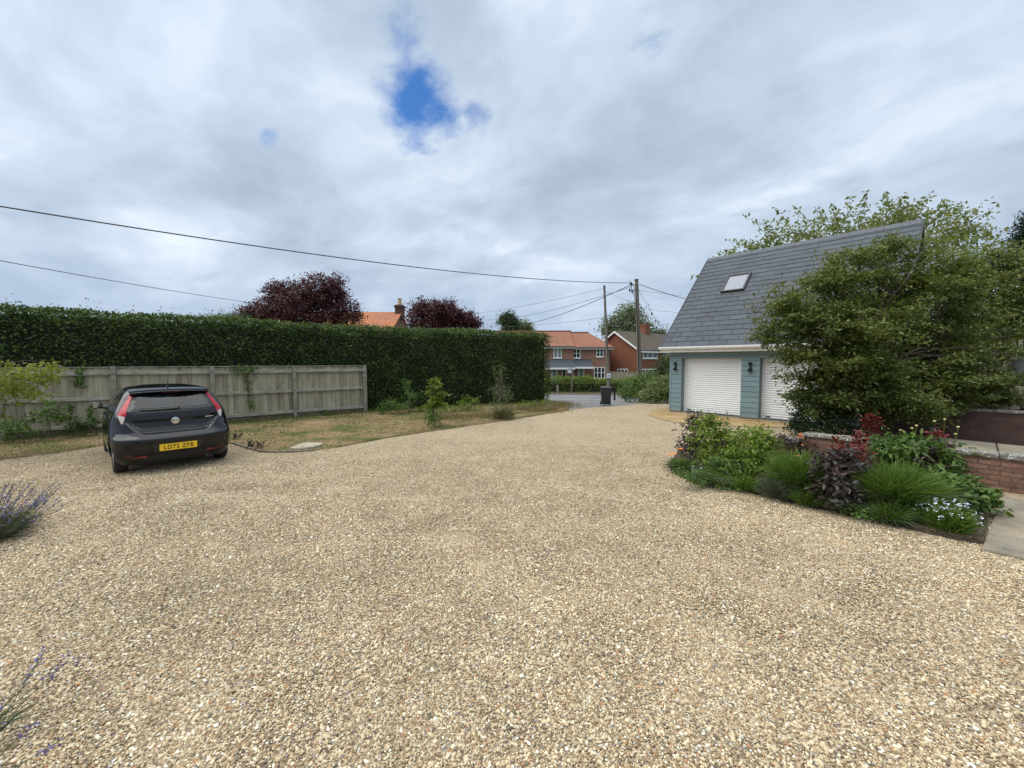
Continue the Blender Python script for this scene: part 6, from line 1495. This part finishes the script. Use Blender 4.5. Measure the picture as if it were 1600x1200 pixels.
# a leafy row that fills the bed behind
plant('ground_cover', 'dark green ground cover in the shade of the bed shrubs', 'plant', 1205, 745, [(1215, 738, 0, 30, 14), (1275, 740, .2, 40, 14), (1230, 725, .3, 40, 12), (1350, 760, .1, 24, 14), (1360, 735, .3, 30, 14)], 150, 11, .08, .05, 'l_dark', 66, 'stem', inner=.2, up=.7)
mound('grey_lavender', 'short grey green tuft at the bed edge below the purple shrub', 'plant', 1322, 803, 34, .2, 800, .19, .011, 'l_greyneedle', 171, 1.0, ry=.2)
mound('green_cushion', 'low green cushion at the bed edge under the lavender mound', 'plant', 1392, 819, 36, .2, 900, .20, .012, 'l_needle', 172, 1.0, ry=.2, second=('l_greyneedle', 300, .2, .009))
mound('green_cushion', 'small green tuft at the bed edge below the catmint', 'plant', 1262, 791, 30, .2, 700, .20, .012, 'l_needle', 173, 1.0, ry=.2)
plant('creeping_plant', 'creeping green leaves along the edging under the light shrubs', 'plant', 1150, 765, [(1095, 752, 0, 22, 5), (1140, 762, 0, 30, 6), (1195, 770, 0, 30, 7), (1075, 742, .05, 20, 6)], 150, 10, .06, .04, 'l_green', 174, inner=.2, up=.8)
plant('creeping_plant', 'creeping green leaves between the purple shrub and the pale flowers', 'plant', 1400, 812, [(1340, 800, .05, 30, 7), (1385, 808, .05, 36, 9), (1440, 818, .05, 36, 9), (1470, 806, .2, 30, 10)], 190, 10, .06, .042, 'l_green', 175, inner=.2, up=.8)
plant('creeping_plant', 'dark creeping leaves near the corner of the paving', 'plant', 1515, 835, [(1520, 828, .05, 18, 6), (1500, 815, .2, 26, 9), (1535, 812, .2, 14, 6)], 70, 10, .06, .042, 'l_dark', 176, inner=.2, up=.8)
def poppies(spots, label):
    b = G(*spots[0]); t = thing('orange_poppy', label, 'flower', tuple(b)); st = MB(); fl = MB()
    for (x, y), (tx, ty) in zip(spots[::2], spots[1::2]):
        q = G(x, y); e = AT(tx, ty, q.y); st.tube([q, q.lerp(e, .5) + Vector((.01, 0, 0)), e], .004, 5)
        n = 9; P = [(e.x, e.y, e.z)]
        for k in range(n): a = 2 * math.pi * k / n; P.append((e.x + .045 * math.cos(a), e.y + .045 * math.sin(a), e.z + .012 + .006 * (k % 2)))
        fl.add(P, [(0, k + 1, (k + 1) % n + 1) for k in range(n)])
    st.build('stem', M['stem'], t); fl.build('petals', M['orange_petal'], t); return t
poppies([(1060, 735), (1046, 711), (1062, 735), (1053, 710), (1066, 735), (1063, 702)], 'orange poppies leaning out at the left tip of the bed')
poppies([(1250, 760), (1247, 713.5)], 'single orange poppy above the green catmint mound')
b = G(1254, 697); D = b.y; t = thing('terracotta_pot', 'small terracotta chimney shaped pot in the bed', 'pot', tuple(b)); s = D / F
m = MB(); m.lathe([(.10, 0), (.11, .02), (.095, .1), (.085, .14), (.13, .15), (.135, .19), (.09, .2), (.075, .25), (.095, .26), (.085, .29), (.03, .31), (0.0, .315)], 20, c=tuple(b)); m.build('body', M['terracotta'], t, smooth=False)
def seedheads():
    rng = np.random.default_rng(80); b = G(1475, 720); t = thing('yellow_daisy', 'thin stems with pale yellow seed heads before the dark wall', 'plant', tuple(b)); st = MB(); fl = MB()
    for x, y, bx_ in ((1460, 658, 1464), (1476, 655, 1473), (1497, 667, 1490), (1432, 665, 1430), (1407, 672, 1410), (1425, 669, 1424), (1493, 678, 1486)):
        q = G(bx_, 722); e = AT(x, y, q.y); st.tube([q, q.lerp(e, .6) + Vector((rng.normal() * .02, 0, 0)), e], .005, 5)
        fl.lathe([(.006, -.02), (.02, -.008), (.024, .004), (.012, .014), (0, .016)], 9, c=tuple(e))
    st.build('stem', M['l_yellow'], t); fl.build('seed_head', M['yellow_petal'], t)
seedheads()
# rocks, barrel, picket fence behind the dark wall
def rock(px, py, D, sx, sy, sz, label, seed):
    rng = random.Random(seed); c = AT(px, py, D); bm = bmesh.new(); bmesh.ops.create_icosphere(bm, subdivisions=3, radius=1)
    for v in bm.verts:
        k = 1 + .28 * noise.noise(v.co * 1.4 + Vector((seed * 3, 0, 0))) + .10 * noise.noise(v.co * 4 + Vector((seed, 5, 0))); v.co = Vector((v.co.x * sx * k, v.co.y * sy * k, max(-.6, v.co.z) * sz * k))
    me = bpy.data.meshes.new('rock'); bm.to_mesh(me); bm.free(); o = link('rock', me, M['rock'], None, loc=tuple(c)); tag(o, label, 'rock', 'rocks behind the dark wall')
rock(1562, 634, 9.6, .34, .25, .16, 'pale flat rock lying behind the dark wall', 1)
rock(1590, 612, 10.0, .30, .25, .13, 'pale rock higher up the bank near the barrel', 2)
rock(1530, 626, 9.9, .16, .14, .10, 'small rock left of the flat rock on the bank', 3)
rock(1604, 628, 9.5, .2, .2, .14, 'rock cut by the right edge of the picture', 4)
def pickets():
    D = 11.3; a = AT(1535, 590, D); b_ = AT(1660, 590, D - 1.4); zb = Z(600, D); t = thing('picket_fence', 'grey brown upright paling fence in shade at the right edge', 'fence', (a.x, a.y, zb)); ex = b_ - a; ex.z = 0; L = ex.length; ex.normalize(); ey = Vector((-ex.y, ex.x, 0))
    x = 0; rr = random.Random(2); k = 0
    while x < L and k < 40:
        h = Z(532, D) - zb + rr.uniform(-.03, .03); m = MB((a.x, a.y, zb), ex, ey); m.add([(x, 0, -.3), (x + .075, 0, -.3), (x + .075, .02, -.3), (x, .02, -.3), (x, 0, h), (x + .075, 0, h), (x + .075, .02, h), (x, .02, h)], [(3, 2, 1, 0), (4, 5, 6, 7), (0, 1, 5, 4), (1, 2, 6, 5), (2, 3, 7, 6), (3, 0, 4, 7)]); m.build('picket', M['fence_wood'], t); x += .13; k += 1
    for z in (.25, .8): m = MB((a.x, a.y, zb), ex, ey); m.box(0, L, .021, .06, z, z + .07); m.build('rail', M['fence_wood'], t)
pickets()
c = AT(1602, 600, 10.2); t = thing('water_butt', 'grey plastic barrel at the right edge under dark foliage', 'barrel', (c.x, c.y, Z(590, 10.2)))
m = MB(); zb = Z(590, 10.2); m.lathe([(.22, -.2), (.25, .03), (.255, .06), (.245, .08), (.26, .3), (.25, .42), (.255, .44), (.24, .48), (.22, .5)], 22, c=(c.x, c.y, zb)); m.build('body', M['grey_plastic'], t, smooth=True)

# ------------------------------------------------------------------ plants on the lawn and along fence and hedge
def sapling(name, label, base_px, blobs, lm, seed, **kw):
    b = G(*base_px); bl = [eb(x, y, b.y + d, rx, ry) for x, y, d, rx, ry in blobs]; top = max(q[2] + q[5] for q in bl)
    return tree(name, label, 'sapling', tuple(b), (b.x + (bl[0][0] - b.x) * .3, b.y, top - .1), .012, bl, lm=lm, seed=seed, **kw)
sapling('maple_sapling', 'young pale green maple sapling on the dry lawn', (678, 667), [(678, 600, 0, 9, 9), (671, 614, 0, 8, 5), (688, 616, 0, 9, 6), (678, 622, 0, 12, 7), (683, 630, 0, 14, 5), (694, 632, 0, 8, 4), (676, 634, 0, 9, 4)], 'l_lime', 81, ncl=110, m=10, csize=.08, lsize=.085, inner=.3, flat=.3, up=.9, nbr=22, six=True)
plant('low_bush', 'small round green bush at the foot of the maple sapling', 'bush', 678, 668, [(677, 652, -.1, 14, 12), (672, 645, -.1, 9, 7)], 60, 11, .08, .06, 'l_green', 82, inner=.35, six=False)
sapling('weeping_willow_sapling', 'grey green weeping shrub with thin drooping shoots on the lawn', (784, 656), [(778, 580, 0, 8, 8), (782, 592, 0, 10, 10), (776, 606, 0, 14, 10), (792, 610, 0, 12, 12), (784, 625, 0, 20, 14), (782, 640, -.1, 20, 14), (792, 645, 0, 16, 10)], 'l_birch', 83, ncl=130, m=10, csize=.13, lsize=.06, inner=.2, flat=1.1, up=.1, droop=.7, nbr=40, aspect=.35)
mound('grass_tuft', 'tall grass tuft round the foot of the weeping shrub', 'grass tuft', 786, 656, 22, .5, 700, .34, .010, 'l_dry', 84, .8, ry=.35)
def ivy(px0, py0, px1, py1, n, seed, label, lm='l_green', w=.10):
    s = fpos(px0); p = FA + FD * s + FN * .02; rng = np.random.default_rng(seed); D = p.y
    z1, z0 = Z(py0, D), max(.1, Z(py1, D)); f = rng.random(n)
    s2 = fpos(px1) - s; P = np.array([list(FA + FD * (s + s2 * k + rng.normal() * w * .6) + FN * rng.uniform(.01, .12)) for k in f]); P[:, 2] = z1 + (z0 - z1) * f
    V, Q, r = leaves(P, .065, .7, np.tile(np.array(FN), (n, 1)), .6, .3, rng=rng, six=True, droop=.4)
    t = thing('climbing_ivy', label, 'ivy', (p.x, p.y, z0)); npmesh('leaves', V, Q, r, M[lm], t)
    m = MB(); a, b_ = FA + FD * s + FN * .03, FA + FD * (s + s2) + FN * .03; a.z, b_.z = z1, z0
    m.tube([a, a.lerp(b_, .3) + FD * .04, a.lerp(b_, .7) - FD * .05, b_], .008, 5); m.build('stem', M['redstem'], t)
ivy(127, 572, 122, 605, 120, 91, 'green ivy hanging over the fence top left of the car')
ivy(110, 632, 108, 670, 90, 92, 'narrow ivy strand climbing the lower fence board left of the car')
ivy(140, 634, 142, 660, 60, 93, 'short ivy strand on the fence close to the car mirror', w=.07)
ivy(386, 580, 392, 640, 110, 94, 'ragged ivy strand climbing the fence right of the car', w=.08)
ivy(372, 570, 376, 584, 90, 95, 'tuft of ivy spilling over the fence top right of the car', w=.2)
ivy(392, 572, 396, 582, 60, 97, 'small ivy sprig over the fence capping beside the larger tuft', w=.15)
ivy(505, 640, 512, 655, 60, 96, 'small weed clump at the fence foot near the last posts', w=.18)
def weed(px, py, blobs, ncl, lm, seed, label, ls=.075):
    plant('weed', label, 'weed', px, py, blobs, ncl, 10, .09, ls, lm, seed, inner=.3, six=False)
weed(75, 689, [(80, 640, 0, 14, 18), (92, 652, 0, 16, 10), (50, 654, 0, 14, 10)], 60, 'l_green', 101, 'leafy weed against the fence left of the car')
weed(20, 694, [(20, 664, 0, 18, 8), (2, 674, 0, 16, 12), (40, 672, 0, 14, 6)], 46, 'l_green', 102, 'low weeds at the fence foot near the left edge')
weed(130, 684, [(130, 664, 0, 18, 6), (112, 668, 0, 14, 5)], 40, 'l_hedge', 103, 'dark low weeds at the fence foot beside the car')
weed(612, 648, [(606, 630, 0, 14, 12), (598, 640, 0, 14, 8), (622, 634, 0, 12, 10)], 70, 'l_green', 104, 'green nettles at the fence end below the hedge')
weed(640, 646, [(642, 618, .2, 16, 12), (636, 634, 0, 14, 10), (632, 600, .4, 12, 12)], 70, 'l_green', 105, 'tall green weeds standing against the hedge')
weed(668, 646, [(664, 640, .3, 14, 6), (700, 641, .3, 18, 7)], 60, 'l_lime', 106, 'yellowish weeds along the hedge foot by the sapling')
weed(735, 645, [(728, 628, .4, 14, 10), (742, 632, .3, 12, 10), (720, 638, .2, 12, 7)], 70, 'l_lime', 107, 'lime green weeds under the hedge left of the weeping shrub')
weed(830, 640, [(825, 632, .4, 22, 5), (850, 630, .4, 12, 6)], 50, 'l_lime', 108, 'grassy weeds at the hedge end')
for i, (x, y, s_) in enumerate(((367, 688, 9), (388, 700, 7), (403, 703, 7))):
    plant('dead_seedling', ('brown dried seedling nearest the car on the lawn', 'middle brown dried seedling on the lawn corner', 'brown dried seedling nearest the lawn edge')[i], 'seedling', x, y, [(x, y - 8, 0, 5, 5), (x, y - 3, 0, 3, 3)], 10, 7, .04, .05, 'l_plum', 110 + i, 'redstem', inner=.2, group='dried seedlings on the lawn')
# the pale green shrub cut by the left edge
tree('young_maple', 'yellow green leafy branches reaching in at the left edge', 'tree', (-11.4, 8.0, 0), (-11.0, 8.1, 1.6), .035,
     [eb(20, 592, 8.1, 50, 22), eb(48, 588, 8.0, 30, 16), eb(-20, 600, 8.2, 60, 36), eb(14, 622, 8.2, 44, 14), eb(66, 577, 8.0, 20, 6), eb(88, 568, 8.0, 12, 4), eb(-5, 640, 8.2, 30, 14), eb(44, 572, 8.0, 16, 5)], 210, 12, .13, .075, 'l_yellow', seed=120, inner=.3, nbr=26, flat=.35, six=True, up=.7)
def lavender(px, py, n, L, label, seed, spread=.7, lean=(0.45, 0.1), dead=False):
    rng = np.random.default_rng(seed); b = G(px, py); t = thing('lavender', label, 'lavender', tuple(b))
    a = rng.random(n) * 2 * math.pi; r = np.sqrt(rng.random(n)) * .34
    P = np.stack([b.x + np.cos(a) * r, b.y + np.sin(a) * r, np.full(n, .02)], 1)
    Dv = np.stack([np.cos(a) * r * spread / .3 + lean[0], np.sin(a) * r * spread / .3 + lean[1], np.ones(n)], 1) + rng.normal(size=(n, 3)) * .2
    Ls = L * rng.uniform(.75, 1.15, n)
    V, Q, rr = blades(np.repeat(P, 6, axis=0), np.repeat(Dv, 6, axis=0) + rng.normal(size=(n * 6, 3)) * .35, L * .55, .008, rng, .2); npmesh('leaves', V, Q, rr, M['l_greyneedle'], t)
    st = MB(); fl = []; u = unit(Dv)
    for i in range(n):
        e = P[i] + u[i] * Ls[i]; st.tube([P[i], (P[i] + e) / 2 + rng.normal(size=3) * .012, e], .0022, 4, cap=False)
        k = 16; f = rng.uniform(.74, 1.03, k); fl.append(P[i] + np.outer(f, u[i] * Ls[i]) + rng.normal(size=(k, 3)) * .007)
    st.build('stem', M['stem'], t)
    V, Q, rr = leaves(np.concatenate(fl), .017, .7, None, 0, .4, rng=rng); npmesh('flowers', V, Q, rr, M['lavender'], t)
lavender(-42, 846, 200, .52, 'purple lavender bush leaning in at the left edge', 131)
lavender(-175, 1260, 22, .48, 'lavender sprigs at the bottom left corner', 132, .5, (.62, .28))

# ------------------------------------------------------------------ grass, leaf litter, pebbles
def lawn_grass():
    rng = np.random.default_rng(141); P2 = [Vector(p) for p in lawn_poly]; n = len(P2)
    xs, ys = [p.x for p in P2], [p.y for p in P2]
    N_ = 120000; X_, Y_ = rng.uniform(-15, 3.5, N_), rng.uniform(7.5, 21.5, N_)
    c = np.zeros(N_, bool); j = n - 1
    for i in range(n):
        a, b = P2[i], P2[j]
        if a.y != b.y:
            k = ((a.y > Y_) != (b.y > Y_)) & (X_ < (b.x - a.x) * (Y_ - a.y) / (b.y - a.y) + a.x); c ^= k
        j = i
    X_, Y_ = X_[c], Y_[c]
    g = np.array([noise.noise((x * .75, y * .95, 2)) + .6 * noise.noise((x * 2.6, y * 2.6, 5)) for x, y in zip(X_, Y_)])
    dl = (np.stack([X_, Y_], 1) - np.array([FA.x, FA.y])) @ np.array([FN.x, FN.y])
    near = dl < .55
    z = np.array([gz(x, y) + .028 + lawn_h(x, y) for x, y in zip(X_, Y_)])
    P = np.stack([X_, Y_, z], 1)
    kg = (g > .12) | (near & (rng.random(len(g)) < .6)); kd = (~kg) & (g > -.55)
    D_ = rng.normal(size=(len(P), 3)) * .5; D_[:, 2] = 1
    L = np.where(near, .13, .045)
    V, Q, r = blades(P[kg], D_[kg], L[kg], .010, rng); npmesh('green_grass', V, Q, r, M['l_hedge_top'], kind='stuff')
    k2 = kd & (rng.random(len(g)) < .75)
    V, Q, r = blades(P[k2], D_[k2] * np.array([1.6, 1.6, 1]), L[k2] * .9, .010, rng); npmesh('dry_grass', V, Q, r, M['l_dry'], kind='stuff')
    # rank dry grass at the hedge end
    n = 3800; c0 = np.array([xy(G(*p)) for p in ((700, 655), (760, 652), (830, 640), (862, 632), (872, 636), (850, 642))])
    k = rng.integers(0, len(c0), n); P = np.concatenate([c0[k] + rng.normal(size=(n, 2)) * np.array([.45, .4]), np.zeros((n, 1))], 1); P[:, 2] = [gz(x, y) for x, y in P[:, :2]]
    D_ = rng.normal(size=(n, 3)) * .45; D_[:, 2] = 1
    V, Q, r = blades(P, D_, .28, .012, rng, .5); npmesh('long_dry_grass', V, Q, r, M['l_dry'], kind='stuff')
lawn_grass()
def litter():
    rng = np.random.default_rng(161); n = 260
    Y_ = 2.0 + 11 * rng.random(n); X_ = rng.uniform(-1.1, 1.0, n) * Y_
    k = ~((X_ > 2.6) & (Y_ < 9.5)); X_, Y_ = X_[k], Y_[k]
    P = np.stack([X_, Y_, np.full(len(X_), .014)], 1)
    V, Q, r = leaves(P, .03, .5, None, 0, 1.6, rng=rng); npmesh('leaf_litter', V, Q, r, M['l_dry'], kind='stuff')
litter()
def pebbles():
    rng = np.random.default_rng(151)
    N_ = 1000000; Y_ = 1.2 + 9.3 * rng.random(N_) ** .85; X_ = rng.uniform(-1.32, 1.32, N_) * (Y_ + .4)
    keep = rng.random(N_) < np.clip((10.2 - Y_) / 5.0, 0, 1)
    X_, Y_ = X_[keep], Y_[keep]
    # keep off the bed, lawn and paving
    def inpoly(poly):
        c = np.zeros(len(X_), bool); j = len(poly) - 1
        for i in range(len(poly)):
            a, b = poly[i], poly[j]
            if a[1] != b[1]: c ^= ((a[1] > Y_) != (b[1] > Y_)) & (X_ < (b[0] - a[0]) * (Y_ - a[1]) / (b[1] - a[1]) + a[0])
            j = i
        return c
    bad = inpoly(bed_poly) | inpoly(lawn_poly) | ((X_ > 5.0) & (X_ - 5.0 > (Y_ - 4.25) * -1.0) & inpoly([(4.9, 4.3), (9.5, 2.2), (12, 8), (7, 7)]))
    X_, Y_ = X_[~bad], Y_[~bad]
    z = np.array([.012 * noise.noise((x * 1.3, y * 1.3, 0)) for x, y in zip(X_, Y_)]) + rng.uniform(-.001, .006, len(X_))
    V = np.stack([X_, Y_, z], 1).astype(np.float32)
    me = bpy.data.meshes.new('gravel_stones'); me.vertices.add(len(V)); me.vertices.foreach_set('co', V.ravel())
    s = (rng.gamma(6.0, 1.0, len(V)) / 6.0 * .0053).clip(.0028, .0145).astype(np.float32)
    a = me.attributes.new('size', 'FLOAT', 'POINT'); a.data.foreach_set('value', s); me.update()
    o = link('gravel_stones', me, M['pebble'], None, 'stuff')
    ng = bpy.data.node_groups.new('stones', 'GeometryNodeTree')
    ng.interface.new_socket('Geometry', in_out='INPUT', socket_type='NodeSocketGeometry'); ng.interface.new_socket('Geometry', in_out='OUTPUT', socket_type='NodeSocketGeometry')
    N_ = ng.nodes.new; Lk = ng.links.new
    gi, go = N_('NodeGroupInput'), N_('NodeGroupOutput')
    ico = N_('GeometryNodeMeshIcoSphere'); ico.inputs['Radius'].default_value = 1.0; ico.inputs['Subdivisions'].default_value = 2
    nz = N_('ShaderNodeTexNoise'); nz.inputs['Scale'].default_value = 1.1
    sub = N_('ShaderNodeVectorMath'); sub.operation = 'SUBTRACT'; sub.inputs[1].default_value = (.5, .5, .5); Lk(nz.outputs[1], sub.inputs[0])
    sp = N_('GeometryNodeSetPosition'); Lk(ico.outputs[0], sp.inputs[0]); Lk(sub.outputs[0], sp.inputs['Offset'])
    sm = N_('GeometryNodeSetMaterial'); sm.inputs['Material'].default_value = M['pebble']; Lk(sp.outputs[0], sm.inputs[0])
    rot = N_('FunctionNodeRandomValue'); rot.data_type = 'FLOAT_VECTOR'; rot.inputs[0].default_value = (-.5, -.5, 0); rot.inputs[1].default_value = (.5, .5, 6.283)
    at = N_('GeometryNodeInputNamedAttribute'); at.data_type = 'FLOAT'; at.inputs[0].default_value = 'size'
    rs = N_('FunctionNodeRandomValue'); rs.data_type = 'FLOAT_VECTOR'; rs.inputs[0].default_value = (.8, .8, .5); rs.inputs[1].default_value = (1.45, 1.1, .8); rs.inputs['Seed'].default_value = 7
    sc_ = N_('ShaderNodeVectorMath'); sc_.operation = 'SCALE'; Lk(rs.outputs[0], sc_.inputs[0]); Lk(at.outputs[0], sc_.inputs['Scale'])
    ip = N_('GeometryNodeInstanceOnPoints'); Lk(gi.outputs[0], ip.inputs['Points']); Lk(sm.outputs[0], ip.inputs['Instance']); Lk(rot.outputs[0], ip.inputs['Rotation']); Lk(sc_.outputs[0], ip.inputs['Scale'])
    Lk(ip.outputs[0], go.inputs[0])
    md = o.modifiers.new('stones', 'NODES'); md.node_group = ng
pebbles()
